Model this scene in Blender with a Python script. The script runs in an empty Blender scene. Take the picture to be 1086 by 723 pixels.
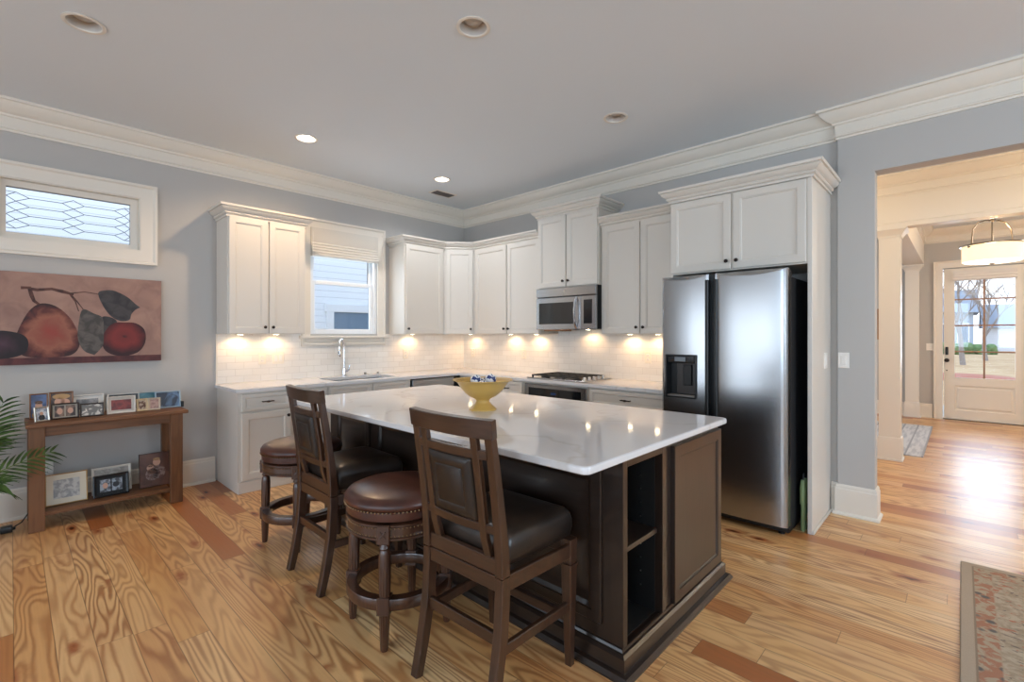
import bpy, bmesh, math, random
from mathutils import Vector, Matrix
random.seed(7)
S = bpy.context.scene
C = S.collection
PI = math.pi
R = math.radians

# ------------------------------------------------------------------ camera, world, lights, exposure
cam = bpy.data.cameras.new('camera'); camo = bpy.data.objects.new('camera', cam); C.objects.link(camo)
cam.sensor_width = 36; cam.lens = 36 * 503.84 / 1086; cam.shift_y = -0.0064; cam.clip_start = .02; cam.clip_end = 400
camo.location = (5.1621, -4.4548, 1.3889); camo.rotation_euler = (R(90), 0, 0.7584)
S.camera = camo
S.view_settings.view_transform = 'Standard'; S.view_settings.look = 'None'
S.view_settings.gamma = 1; S.view_settings.use_curve_mapping = False
S.view_settings.exposure = 0.45
try:
    S.cycles.use_denoising = True; S.cycles.max_bounces = 10; S.cycles.diffuse_bounces = 5; S.cycles.glossy_bounces = 5
    S.cycles.transparent_max_bounces = 16; S.cycles.sample_clamp_indirect = 4; S.cycles.caustics_reflective = False; S.cycles.caustics_refractive = False
except Exception: pass

w = bpy.data.worlds.new('sky'); S.world = w; w.use_nodes = True
nt = w.node_tree; bg = nt.nodes['Background']
tc = nt.nodes.new('ShaderNodeTexCoord'); sp = nt.nodes.new('ShaderNodeSeparateXYZ'); cr = nt.nodes.new('ShaderNodeValToRGB')
nt.links.new(tc.outputs['Generated'], sp.inputs[0]); nt.links.new(sp.outputs['Z'], cr.inputs[0]); nt.links.new(cr.outputs[0], bg.inputs[0])
cr.color_ramp.elements[0].position = 0.0; cr.color_ramp.elements[0].color = (.86, .92, 1, 1)
cr.color_ramp.elements[1].position = .6; cr.color_ramp.elements[1].color = (.55, .74, 1, 1)
bg.inputs[1].default_value = 1.7

def area(name, loc, rot, sx, sy, power, col):
    l = bpy.data.lights.new(name, 'AREA'); l.shape = 'RECTANGLE'; l.size = sx; l.size_y = sy; l.energy = power; l.color = col
    o = bpy.data.objects.new(name, l); C.objects.link(o); o.location = loc; o.rotation_euler = rot
    return o
COOL = (.66, .83, 1.0); WARM = (1.0, .78, .52); WARMER = (1.0, .62, .30)
# daylight through the living-room windows behind and beside the camera (openings built below)
area('window_daylight', (1.7, -8.98, 1.2), (R(90), 0, 0), 3.0, 1.9, 26, COOL)
for x, e in ((4.6, 36), (6.9, 60)):
    area('window_daylight', (x, -8.98, 1.75), (R(76), 0, 0), 1.5, 1.75, e, (.58, .79, 1.0))
for y, e in ((-7.0, 30), (-2.2, 85)):
    area('window_daylight', (8.98, y, 1.75), (R(76), 0, R(90)), 1.5, 1.75, e, COOL)
# daylight through the front door glass and the sink window
area('door_daylight', (5.41, 6.2, 1.5), (R(-90), 0, 0), .65, 1.4, 17, COOL)
area('sink_window_daylight', (-.06, -1.8, 1.85), (R(90), 0, R(-90)), .75, .8, 6, COOL)
area('dining_fill_light', (.75, 4.2, 1.6), (R(90), 0, R(-90)), 1.8, 1.6, 40, COOL)  # cool lamp added in front of the closed dining wall, no window there

# ------------------------------------------------------------------ helpers
def s(r, g, b):
    f = lambda c: (c/255/12.92) if c/255 <= .04045 else ((c/255+.055)/1.055)**2.4
    return (f(r), f(g), f(b), 1)

class MB:
    def __init__(self): self.bm = bmesh.new()
    def quadloop(self, loops, cap0=True, cap1=True, closed=True):
        bm = self.bm; vs = [[bm.verts.new(p) for p in l] for l in loops]; n = len(vs[0])
        for a, b in zip(vs, vs[1:]):
            for i in range(n if closed else n-1):
                j = (i+1) % n
                bm.faces.new((a[i], a[j], b[j], b[i]))
        if cap0: bm.faces.new(vs[0][::-1])
        if cap1: bm.faces.new(vs[-1])
        return self
    def box(self, x0, x1, y0, y1, z0, z1, bev=0, seg=1):
        tb = bmesh.new(); bmesh.ops.create_cube(tb, size=1)
        for v in tb.verts:
            v.co = Vector((x0 + (v.co.x+.5)*(x1-x0), y0 + (v.co.y+.5)*(y1-y0), z0 + (v.co.z+.5)*(z1-z0)))
        if bev: bmesh.ops.bevel(tb, geom=tb.edges[:], offset=bev, segments=seg, affect='EDGES', profile=.5)
        return self.merge(tb)
    def merge(self, tb):
        m = bpy.data.meshes.new('t'); tb.to_mesh(m); tb.free(); self.bm.from_mesh(m); bpy.data.meshes.remove(m); return self
    def lathe(self, c, prof, seg=32, axis='z', cap=True):
        loops = []
        for r, z in prof:
            l = []
            for i in range(seg):
                a = 2*PI*i/seg; p = (r*math.cos(a), r*math.sin(a), z)
                if axis == 'y': p = (p[0], -p[2], p[1])
                elif axis == 'x': p = (p[2], p[0], p[1])
                l.append((c[0]+p[0], c[1]+p[1], c[2]+p[2]))
            loops.append(l)
        return self.quadloop(loops, cap, cap)
    def ball(self, c, r, sc=(1, 1, 1), u=16, v=10):
        tb = bmesh.new(); bmesh.ops.create_uvsphere(tb, u_segments=u, v_segments=v, radius=r)
        for q in tb.verts: q.co = Vector((c[0]+q.co.x*sc[0], c[1]+q.co.y*sc[1], c[2]+q.co.z*sc[2]))
        return self.merge(tb)
    def tube(self, pts, r, seg=8, cap=True):
        pts = [Vector(p) for p in pts]; n = len(pts); rs = r if isinstance(r, (list, tuple)) else [r]*n
        t0 = (pts[1]-pts[0]).normalized(); up = Vector((0, 0, 1)) if abs(t0.z) < .9 else Vector((1, 0, 0))
        a = t0.cross(up).normalized(); loops = []
        for i, p in enumerate(pts):
            t = (pts[min(i+1, n-1)]-pts[max(i-1, 0)]).normalized()
            a = (a - t*a.dot(t)).normalized(); b = t.cross(a)
            loops.append([p + (a*math.cos(2*PI*k/seg) + b*math.sin(2*PI*k/seg))*rs[i] for k in range(seg)])
        return self.quadloop(loops, cap, cap)
    def beam(self, pts, w_, d_, A=(1, 0, 0), ch=.003):
        """rectangular bar along pts; w_ measured along A, d_ along tangent x A; may be lists"""
        pts = [Vector(p) for p in pts]; n = len(pts); A = Vector(A).normalized(); loops = []
        for i, p in enumerate(pts):
            t = (pts[min(i+1, n-1)]-pts[max(i-1, 0)]).normalized()
            a = (A - t*A.dot(t)).normalized(); b = t.cross(a)
            hw = (w_[i] if isinstance(w_, (list, tuple)) else w_)/2; hd = (d_[i] if isinstance(d_, (list, tuple)) else d_)/2
            loops.append([p + a*x + b*y for x, y in ((-hw+ch, -hd), (hw-ch, -hd), (hw, -hd+ch), (hw, hd-ch), (hw-ch, hd), (-hw+ch, hd), (-hw, hd-ch), (-hw, -hd+ch))])
        return self.quadloop(loops)
    def sweep(self, path, prof, closed=False):
        """profile (d,z) pushed to the right of the travel direction along a 2D path, mitred"""
        P = [Vector(p) for p in path]; n = len(P); loops = []
        for i in range(n):
            ds = []
            if i > 0 or closed: ds.append((P[i]-P[i-1]).normalized())
            if i < n-1 or closed: ds.append((P[(i+1) % n]-P[i]).normalized())
            ns = [Vector((d.y, -d.x)) for d in ds]
            m = ns[0] if len(ns) == 1 else (ns[0]+ns[1])/(1+ns[0].dot(ns[1]))
            loops.append([(P[i].x+m.x*d, P[i].y+m.y*d, z) for d, z in prof])
        if closed: loops.append(loops[0])
        return self.quadloop(loops, not closed, not closed)
    def prism(self, poly, F, n0, n1):
        return self.quadloop([[F(u, v, n0) for u, v in poly], [F(u, v, n1) for u, v in poly]])
    def fbox(self, F, u0, u1, v0, v1, n0, n1, ch=0):
        if ch:
            q = lambda c, n: [F(u0+c, v0+c, n), F(u1-c, v0+c, n), F(u1-c, v1-c, n), F(u0+c, v1-c, n)]
            return self.quadloop([q(0, n0), q(0, n1-ch), q(ch, n1)])
        return self.prism([(u0, v0), (u1, v0), (u1, v1), (u0, v1)], F, n0, n1)
    def door(self, F, u0, u1, v0, v1, n0=0, t=.02, fw=.055, rec=.011, bw=.008, raised=0):
        q = lambda c, n: [F(u0+c, v0+c, n), F(u1-c, v0+c, n), F(u1-c, v1-c, n), F(u0+c, v1-c, n)]
        l = [q(0, n0), q(0, n0+t-.003), q(.003, n0+t), q(fw-.004, n0+t), q(fw-.002, n0+t-.004), q(fw+.003, n0+t-.004), q(fw+bw, n0+t-rec)]
        if raised: l += [q(fw+bw+.02, n0+t-rec), q(fw+bw+.05, n0+t-.002)]
        return self.quadloop(l)

def frame(o, U, N):
    o = Vector(o); U = Vector(U).normalized(); N = Vector(N).normalized()
    return lambda u, v, n: tuple(o + U*u + Vector((0, 0, v)) + N*n)
FA = lambda x: frame((x, 0, 0), (0, 1, 0), (1, 0, 0))       # a face looking at +x; u is world y
FB = lambda y: frame((0, y, 0), (1, 0, 0), (0, -1, 0))      # a face looking at -y; u is world x

def obj(name, mb, mat, parent=None, smooth=True, ang=35):
    bm = mb.bm; bmesh.ops.recalc_face_normals(bm, faces=bm.faces[:])
    me = bpy.data.meshes.new(name); bm.to_mesh(me); bm.free()
    me.materials.append(mat)
    if smooth:
        for p in me.polygons: p.use_smooth = True
        me.set_sharp_from_angle(angle=R(ang))
    o = bpy.data.objects.new(name, me); C.objects.link(o)
    if parent:
        o.parent = parent
        if parent.type == 'EMPTY': o.location = -Vector(parent['base']) if 'base' in parent else (0, 0, 0)
    return o
def thing(name, label, cat, base=(0, 0, 0), group=None):
    o = bpy.data.objects.new(name, None); C.objects.link(o); o.empty_display_size = .05
    o.location = base; o['base'] = list(base); o['label'] = label; o['category'] = cat
    if group: o['group'] = group
    return o
def tag(o, label, cat, group=None):
    o['label'] = label; o['category'] = cat
    if group: o['group'] = group
    return o
def struct(name, mb, mat, parent=None, **k):
    o = obj(name, mb, mat, parent, **k); o['kind'] = 'structure'; return o
def dup(o, parent=None):
    c = o.copy(); C.objects.link(c)
    if parent: c.parent = parent
    for ch in list(o.children): dup(ch, c)
    return c

# ------------------------------------------------------------------ materials
def mat(name, col, rough=.5, metal=0, coat=0, spec=.5, bump=0, bscale=80, emit=None, estr=0, aniso=0, var=0, vscale=4):
    m = bpy.data.materials.new(name); m.use_nodes = True; n = m.node_tree; b = n.nodes['Principled BSDF']
    b.inputs['Base Color'].default_value = col; b.inputs['Roughness'].default_value = rough; b.inputs['Metallic'].default_value = metal
    b.inputs['Coat Weight'].default_value = coat; b.inputs['Specular IOR Level'].default_value = spec
    b.inputs['Coat Roughness'].default_value = .15
    if aniso: b.inputs['Anisotropic'].default_value = aniso
    if emit: b.inputs['Emission Color'].default_value = emit; b.inputs['Emission Strength'].default_value = estr
    if bump or var:
        t = n.nodes.new('ShaderNodeTexCoord')
        if bump:
            nz = n.nodes.new('ShaderNodeTexNoise'); nz.inputs['Scale'].default_value = bscale; nz.inputs['Detail'].default_value = 3
            bp = n.nodes.new('ShaderNodeBump'); bp.inputs['Strength'].default_value = bump; bp.inputs['Distance'].default_value = .002
            n.links.new(t.outputs['Object'], nz.inputs['Vector']); n.links.new(nz.outputs['Fac'], bp.inputs['Height']); n.links.new(bp.outputs[0], b.inputs['Normal'])
        if var:
            nz = n.nodes.new('ShaderNodeTexNoise'); nz.inputs['Scale'].default_value = vscale; nz.inputs['Detail'].default_value = 4
            mx = n.nodes.new('ShaderNodeMix'); mx.data_type = 'RGBA'
            mx.inputs[6].default_value = tuple(c*(1-var) for c in col[:3])+(1,); mx.inputs[7].default_value = tuple(min(1, c*(1+var)) for c in col[:3])+(1,)
            n.links.new(t.outputs['Object'], nz.inputs['Vector']); n.links.new(nz.outputs['Fac'], mx.inputs[0]); n.links.new(mx.outputs[2], b.inputs['Base Color'])
    return m

class NT:
    """small node-graph writer"""
    def __init__(self, name, rough=.5):
        self.m = bpy.data.materials.new(name); self.m.use_nodes = True; self.t = self.m.node_tree
        self.b = self.t.nodes['Principled BSDF']; self.b.inputs['Roughness'].default_value = rough
    def n(self, typ, **k):
        x = self.t.nodes.new('ShaderNode'+typ)
        for a, v in k.items(): setattr(x, a, v)
        return x
    def put(self, sock, v):
        if isinstance(v, bpy.types.NodeSocket): self.t.links.new(v, sock)
        elif v is not None: sock.default_value = v
    def math(self, op, a, b=None, c=None):
        x = self.n('Math', operation=op)
        for i, v in enumerate((a, b, c)):
            if v is not None: self.put(x.inputs[i], v)
        return x.outputs[0]
    def vec(self, x, y, z):
        v = self.n('CombineXYZ'); [self.put(v.inputs[i], q) for i, q in enumerate((x, y, z))]; return v.outputs[0]
    def mix(self, f, a, b, blend='MIX'):
        x = self.n('Mix', data_type='RGBA', blend_type=blend); self.put(x.inputs[0], f); self.put(x.inputs[6], a); self.put(x.inputs[7], b); return x.outputs[2]
    def ramp(self, f, stops):
        x = self.n('ValToRGB'); e = x.color_ramp.elements
        while len(e) < len(stops): e.new(.5)
        for i, (p, c) in enumerate(stops): e[i].position = p; e[i].color = c if len(c) == 4 else tuple(c)+(1,)
        self.put(x.inputs[0], f); return x.outputs[0]
    def noise(self, v, scale, detail=3, dist=0, out='Fac'):
        x = self.n('TexNoise'); self.put(x.inputs['Vector'], v); x.inputs['Scale'].default_value = scale; x.inputs['Detail'].default_value = detail; x.inputs['Distortion'].default_value = dist
        return x.outputs[out]
    def bump(self, h, st=.3, d=.002):
        x = self.n('Bump'); x.inputs['Strength'].default_value = st; x.inputs['Distance'].default_value = d; self.put(x.inputs['Height'], h); self.put(self.b.inputs['Normal'], x.outputs[0])
    def xyz(self):
        t = self.n('TexCoord'); q = self.n('SeparateXYZ'); self.put(q.inputs[0], t.outputs['Object']); return t.outputs['Object'], q.outputs

def floor_material():
    N = NT('heart_pine_floor', .25); _, (x, y, z) = N.xyz(); W = .127
    v = N.math('DIVIDE', y, W); row = N.math('FLOOR', v); fy = N.math('FRACT', v)
    wn = N.n('TexWhiteNoise', noise_dimensions='1D'); N.put(wn.inputs['W'], row)
    u = N.math('DIVIDE', N.math('ADD', x, N.math('MULTIPLY', wn.outputs['Value'], 7.3)), 1.7); col = N.math('FLOOR', u); fx = N.math('FRACT', u)
    wid = N.n('TexWhiteNoise', noise_dimensions='2D'); N.put(wid.inputs['Vector'], N.vec(row, col, 0)); idv = wid.outputs['Value']
    idc = N.n('SeparateColor'); N.put(idc.inputs[0], wid.outputs['Color']); i2 = idc.outputs[1]; i3 = idc.outputs[2]
    # cathedral grain: contour lines of a stretched noise
    gv = N.vec(N.math('ADD', N.math('MULTIPLY', x, .8), N.math('MULTIPLY', idv, 61)), N.math('ADD', N.math('MULTIPLY', y, 7.0), N.math('MULTIPLY', i2, 37)), N.math('MULTIPLY', i3, 20))
    n1 = N.noise(gv, 1.0, 1.5, .25)
    vo = N.n('TexVoronoi', feature='F1'); N.put(vo.inputs['Vector'], N.vec(N.math('ADD', N.math('MULTIPLY', x, 1.2), N.math('MULTIPLY', row, .37)), N.math('MULTIPLY', y, 3.1), 0)); vo.inputs['Scale'].default_value = 1.6
    dn = N.math('ADD', vo.outputs['Distance'], N.math('MULTIPLY', N.math('SUBTRACT', N.noise(N.vec(x, y, 0), 18, 2), .5), .14))
    n1 = N.math('ADD', n1, N.math('DIVIDE', .02, N.math('ADD', dn, .11)))
    rings = N.math('ADD', N.math('MULTIPLY', N.math('SINE', N.math('MULTIPLY', n1, 95.0)), .5), .5)
    rings = N.math('POWER', rings, 1.7)
    fine = N.noise(N.vec(N.math('MULTIPLY', x, 2.5), N.math('MULTIPLY', y, 130), idv), 1.0, 3)
    base = N.ramp(idv, [(0, s(220, 166, 102)), (.22, s(236, 192, 134)), (.48, s(226, 176, 116)), (.7, s(242, 205, 150)), (.86, s(216, 156, 92)), (.92, s(176, 106, 55)), (1, s(162, 92, 48))])
    dark = N.ramp(i2, [(0, s(184, 120, 66)), (.6, s(156, 95, 50)), (1, s(132, 74, 36))])
    amt = N.math('MULTIPLY', rings, N.math('ADD', N.math('MULTIPLY', i3, .42), .40))
    c = N.mix(amt, base, dark)
    c = N.mix(N.math('MULTIPLY', fine, .22), c, s(170, 116, 68))
    big = N.noise(N.vec(N.math('MULTIPLY', x, .9), N.math('MULTIPLY', y, 4.5), idv), 1.0, 2)
    c = N.mix(N.math('MULTIPLY', N.math('SUBTRACT', big, .42), 1.3), c, s(176, 104, 56))
    # knots with a dark heart and a reddish ring
    c = N.mix(N.ramp(dn, [(.07, (1, 1, 1)), (.20, (0, 0, 0))]), c, s(160, 84, 40))
    c = N.mix(N.ramp(dn, [(.035, (1, 1, 1)), (.085, (0, 0, 0))]), c, s(62, 26, 14))
    ey = N.math('MINIMUM', fy, N.math('SUBTRACT', 1, fy)); ex = N.math('MULTIPLY', N.math('MINIMUM', fx, N.math('SUBTRACT', 1, fx)), 16)
    e = N.math('MINIMUM', ey, ex); gap = N.ramp(e, [(.006, (1, 1, 1)), (.02, (0, 0, 0))])
    c = N.mix(N.math('MULTIPLY', gap, .6), c, s(84, 48, 24))
    N.put(N.b.inputs['Base Color'], c)
    N.put(N.b.inputs['Roughness'], N.math('ADD', .30, N.math('MULTIPLY', fine, .16)))
    N.bump(N.math('SUBTRACT', N.math('MULTIPLY', N.noise(N.vec(N.math('MULTIPLY', x, 1), N.math('MULTIPLY', y, 3), 0), 3, 2), .5), gap), .12, .003)
    N.b.inputs['Coat Weight'].default_value = .3; N.b.inputs['Coat Roughness'].default_value = .27
    return N.m

def tile_material(horiz):
    N = NT('white_subway_tile', .16); _, (x, y, z) = N.xyz()
    br = N.n('TexBrick'); br.offset = .5
    N.put(br.inputs['Vector'], N.vec(y if horiz == 'y' else x, z, 0))
    br.inputs['Scale'].default_value = 1; br.inputs['Brick Width'].default_value = .155; br.inputs['Row Height'].default_value = .0655
    br.inputs['Mortar Size'].default_value = .0022; br.inputs['Mortar Smooth'].default_value = .3
    br.inputs['Color1'].default_value = s(240, 236, 230); br.inputs['Color2'].default_value = s(233, 228, 221); br.inputs['Mortar'].default_value = s(218, 213, 206)
    N.put(N.b.inputs['Base Color'], br.outputs['Color'])
    h = N.math('ADD', N.math('MULTIPLY', br.outputs['Fac'], -1), N.math('MULTIPLY', N.noise(N.vec(x, y, z), 22, 1), .25)); N.bump(h, .35, .003)
    return N.m

def quartz_material():
    N = NT('white_quartz', .07); o, (x, y, z) = N.xyz()
    d = N.noise(o, 1.3, 4, 0, 'Color'); v = N.n('VectorMath', operation='ADD'); N.put(v.inputs[0], o); N.put(v.inputs[1], d)
    n = N.noise(v.outputs[0], 1.1, 2); vein = N.math('ABSOLUTE', N.math('SUBTRACT', n, .5))
    c = N.mix(N.ramp(vein, [(0, (1, 1, 1)), (.012, (0, 0, 0))]), s(222, 220, 221), s(209, 205, 202))
    c = N.mix(N.math('MULTIPLY', N.noise(o, 3, 3), .3), c, s(214, 211, 208))
    N.put(N.b.inputs['Base Color'], c); return N.m

def wood_material(name, c0, c1, axis='x', rough=.35, sc=1.0, coat=0.0, cross=None):
    N = NT(name, rough); _, q = N.xyz(); ax = 'xyz'.index(axis)
    co = [N.math('MULTIPLY', q[i], (1.6 if i == ax else 22)*sc) for i in range(3)]
    n = N.noise(N.vec(*co), 1.0, 4, .4); r = N.math('ADD', N.math('MULTIPLY', N.math('SINE', N.math('MULTIPLY', n, 26)), .5), .5)
    f = N.math('ADD', N.math('MULTIPLY', n, .6), N.math('MULTIPLY', r, .35))
    N.put(N.b.inputs['Base Color'], N.mix(f, c0, c1)); N.b.inputs['Coat Weight'].default_value = coat
    N.bump(f, .08, .001); return N.m

def steel_material(name, col, rough, axis='x'):
    N = NT(name, rough); _, q = N.xyz(); ax = 'xyz'.index(axis)
    co = [N.math('MULTIPLY', q[i], 1.2 if i == ax else 500) for i in range(3)]
    n = N.noise(N.vec(*co), 1.0, 3)
    N.put(N.b.inputs['Base Color'], N.mix(n, tuple(c*.9 for c in col[:3])+(1,), col)); N.b.inputs['Metallic'].default_value = 1
    N.put(N.b.inputs['Roughness'], N.math('ADD', rough-.05, N.math('MULTIPLY', n, .08))); return N.m

def leather_material(name, c0, c1, rough=.32):
    N = NT(name, rough); o, q = N.xyz()
    N.put(N.b.inputs['Base Color'], N.mix(N.ramp(N.noise(o, 9, 4), [(.35, (0, 0, 0)), (.65, (1, 1, 1))]), c0, c1))
    vo = N.n('TexVoronoi'); N.put(vo.inputs['Vector'], o); vo.inputs['Scale'].default_value = 260
    N.bump(N.math('ADD', vo.outputs['Distance'], N.math('MULTIPLY', N.noise(o, 14, 2), 2)), .14, .002); return N.m

def glass_material():
    m = bpy.data.materials.new('window_glass'); m.use_nodes = True; n = m.node_tree; n.nodes.clear()
    o = n.nodes.new('ShaderNodeOutputMaterial'); mx = n.nodes.new('ShaderNodeMixShader'); t = n.nodes.new('ShaderNodeBsdfTransparent'); g = n.nodes.new('ShaderNodeBsdfGlossy'); f = n.nodes.new('ShaderNodeFresnel')
    g.inputs['Roughness'].default_value = .02; f.inputs[0].default_value = 1.45
    n.links.new(f.outputs[0], mx.inputs[0]); n.links.new(t.outputs[0], mx.inputs[1]); n.links.new(g.outputs[0], mx.inputs[2]); n.links.new(mx.outputs[0], o.inputs[0])
    return m

def siding_material(name, col, pitch=.115, axis='z'):
    N = NT(name, .7); _, q = N.xyz(); f = N.math('FRACT', N.math('DIVIDE', q[2], pitch))
    N.put(N.b.inputs['Base Color'], N.mix(N.ramp(f, [(.9, (0, 0, 0)), (.96, (1, 1, 1))]), col, tuple(c*.72 for c in col[:3])+(1,)))
    N.bump(N.math('MULTIPLY', f, -1), .6, .02); return N.m

def rug_material():
    N = NT('woven_rug', .95); o, (x, y, z) = N.xyz()
    # x runs from the left edge inwards, y from the far edge inwards (object space)
    e = N.math('MINIMUM', x, N.math('MULTIPLY', y, -1))
    wv = N.noise(o, 24, 4, .8); fl = N.n('TexVoronoi'); N.put(fl.inputs['Vector'], o); fl.inputs['Scale'].default_value = 15
    bord = N.mix(N.ramp(wv, [(.45, (0, 0, 0)), (.55, (1, 1, 1))]), s(168, 112, 84), s(176, 158, 132))
    bord = N.mix(N.ramp(fl.outputs['Distance'], [(.2, (1, 1, 1)), (.33, (0, 0, 0))]), bord, s(92, 86, 84))
    fld = N.mix(N.ramp(wv, [(.42, (0, 0, 0)), (.6, (1, 1, 1))]), s(184, 166, 142), s(158, 138, 114))
    st = N.noise(N.vec(N.math('MULTIPLY', x, 6), N.math('MULTIPLY', y, 14), 3), 3.0, 4, 1.2)
    fld = N.mix(N.ramp(st, [(.60, (0, 0, 0)), (.66, (1, 1, 1))]), fld, s(104, 90, 82))
    st2 = N.noise(N.vec(N.math('MULTIPLY', x, 6), N.math('MULTIPLY', y, 12), 9), 3.2, 4, 1.2)
    fld = N.mix(N.ramp(st2, [(.60, (0, 0, 0)), (.66, (1, 1, 1))]), fld, s(176, 110, 82))
    inb = N.ramp(e, [(.128, (1, 1, 1)), (.13, (0, 0, 0))]); c = N.mix(inb, fld, bord)
    line = N.math('MULTIPLY', N.ramp(e, [(.048, (0, 0, 0)), (.05, (1, 1, 1))]), N.ramp(e, [(.056, (1, 1, 1)), (.058, (0, 0, 0))]))
    c = N.mix(N.ramp(e, [(.05, (1, 1, 1)), (.052, (0, 0, 0))]), c, s(178, 158, 136)); c = N.mix(line, c, s(142, 122, 100))
    c = N.mix(N.math('MULTIPLY', N.noise(o, 220, 2), .35), c, s(120, 104, 88))
    N.put(N.b.inputs['Base Color'], c); N.bump(N.noise(o, 300, 2), .4, .004); return N.m

def spot_gradient(name, stops, scale, rough=.6, nz=.35):
    """an artwork's own painted colours: blotches from the shape's middle to its rim"""
    N = NT(name, rough); o, (x, y, z) = N.xyz()
    d = N.n('VectorMath', operation='LENGTH'); N.put(d.inputs[0], N.vec(0, N.math('DIVIDE', y, scale[0]), N.math('DIVIDE', z, scale[1])))
    f = N.math('ADD', d.outputs['Value'], N.math('MULTIPLY', N.math('SUBTRACT', N.noise(o, 14, 4, .5), .5), nz))
    N.put(N.b.inputs['Base Color'], N.ramp(f, stops)); return N.m

def blot_material(name, c0, c1, scale=25, rough=.4, lo=.42, hi=.58):
    N = NT(name, rough); o, _ = N.xyz()
    N.put(N.b.inputs['Base Color'], N.mix(N.ramp(N.noise(o, scale, 3, .6), [(lo, (0, 0, 0)), (hi, (1, 1, 1))]), c0, c1)); return N.m

M_floor = floor_material(); M_wall = mat('wall_paint', s(184, 181.5, 178.5), .85, bump=.05, bscale=300)
M_ceil = mat('ceiling_paint', s(219, 225, 230), .9); M_trim = mat('trim_paint', s(226, 219, 208), .4)
M_cab = mat('cabinet_paint', s(215, 209, 200), .38); M_glaze = M_cab
M_tileA = tile_material('y'); M_tileB = tile_material('x'); M_quartz = quartz_material()
M_island = wood_material('espresso_wood', s(33, 24, 19), s(47, 34, 27), 'z', .32, 1.5, .3)
M_islandx = wood_material('espresso_wood_rail', s(33, 24, 19), s(47, 34, 27), 'x', .32, 1.5, .3)
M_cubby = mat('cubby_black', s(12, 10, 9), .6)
M_chair = wood_material('walnut_stain', s(46, 28, 19), s(74, 47, 31), 'z', .33, 1.2, .35)
M_chairx = wood_material('walnut_stain_rail', s(46, 28, 19), s(74, 47, 31), 'x', .33, 1.2, .35)
M_leather = leather_material('dark_leather', s(30, 23, 19), s(46, 36, 30), .33)
M_rleather = leather_material('oxblood_leather', s(64, 34, 27), s(86, 49, 38), .3)
M_stool = wood_material('mahogany_stain', s(54, 32, 23), s(84, 53, 37), 'z', .3, 1.3, .4)
M_nail = mat('brass_nail', s(120, 92, 66), .35, 1)
M_steel = steel_material('stainless', (.45, .455, .465, 1), .24, 'x'); M_steelA = steel_material('stainless_dark', (.52, .52, .53, 1), .3, 'y')
M_chrome = mat('chrome', (.72, .72, .74, 1), .12, 1); M_nickel = mat('brushed_nickel', (.5, .48, .46, 1), .3, 1)
M_bronze = mat('oil_rubbed_bronze', s(44, 34, 30), .35, .6); M_black = mat('black_plastic', s(18, 18, 19), .4); M_iron = mat('cast_iron', s(28, 27, 27), .6)
M_dglass = mat('dark_glass', s(20, 22, 25), .06, coat=.5); M_fside = mat('fridge_side', s(34, 34, 36), .5)
M_glass = glass_material(); M_white = mat('white_plastic', s(236, 232, 226), .4); M_vinyl = mat('white_vinyl', s(236, 238, 240), .4)
M_console = wood_material('rustic_oak', s(86, 54, 32), s(132, 88, 54), 'y', .5, .8); M_consolez = wood_material('rustic_oak_leg', s(86, 54, 32), s(132, 88, 54), 'z', .5, .8)
M_lens_on = mat('lamp_lens_lit', (1, .9, .75, 1), .4, emit=(1, .90, .74, 1), estr=14); M_lens_off = mat('lamp_lens_unlit', s(196, 190, 184), .3)
M_puck = mat('puck_lens_lit', (1, .85, .6, 1), .4, emit=(1, .80, .50, 1), estr=30)
M_baffle = mat('lamp_baffle', s(196, 190, 184), .4, 0)
M_shade = mat('drum_shade', s(240, 222, 190), .8, emit=(1, .78, .48, 1), estr=.75); M_diff = mat('drum_diffuser', s(255, 246, 226), .6, emit=(1, .88, .66, 1), estr=1.6)
M_fabric = mat('blind_linen', s(214, 208, 198), .9, bump=.3, bscale=400); M_lead = mat('lead_came', s(96, 100, 108), .4, .7)
M_leaf = blot_material('palm_leaf', s(40, 70, 34), s(74, 106, 52), 12, .45); M_stemm = mat('palm_stem', s(104, 124, 58), .5); M_pot = mat('clay_pot', s(128, 70, 54), .7); M_soil = mat('soil', s(44, 32, 24), .95)

# ------------------------------------------------------------------ room shell
H = 3.12; XR = 9.0; YF = -9.0
# ceiling lights of the kitchen and hall: position, lit
LIGHTS = [(.96, -2.66, True), (.95, -1.145, True), (1.616, -4.174, False), (3.164, -2.663, False), (3.155, -1.133, False)]
m = MB(); m.box(-.15, XR+.15, YF-.15, 6.45, -.12, 0); struct('floor', m, M_floor, smooth=False)
m = MB(); bm = m.bm   # ceiling with a round hole for each can light
def loop(pts):
    vs = [bm.verts.new(p) for p in pts]; return [bm.edges.new((vs[i], vs[(i+1) % len(vs)])) for i in range(len(vs))]
ed = loop([(-.15, YF-.15, H), (XR+.15, YF-.15, H), (XR+.15, 6.3, H), (-.15, 6.3, H)])
for x, y, on in LIGHTS: ed += loop([(x+.078*math.cos(2*PI*k/24), y+.078*math.sin(2*PI*k/24), H) for k in range(24)])
bmesh.ops.triangle_fill(bm, use_beauty=True, edges=ed)
struct('ceiling', m, M_ceil, smooth=False)

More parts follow.
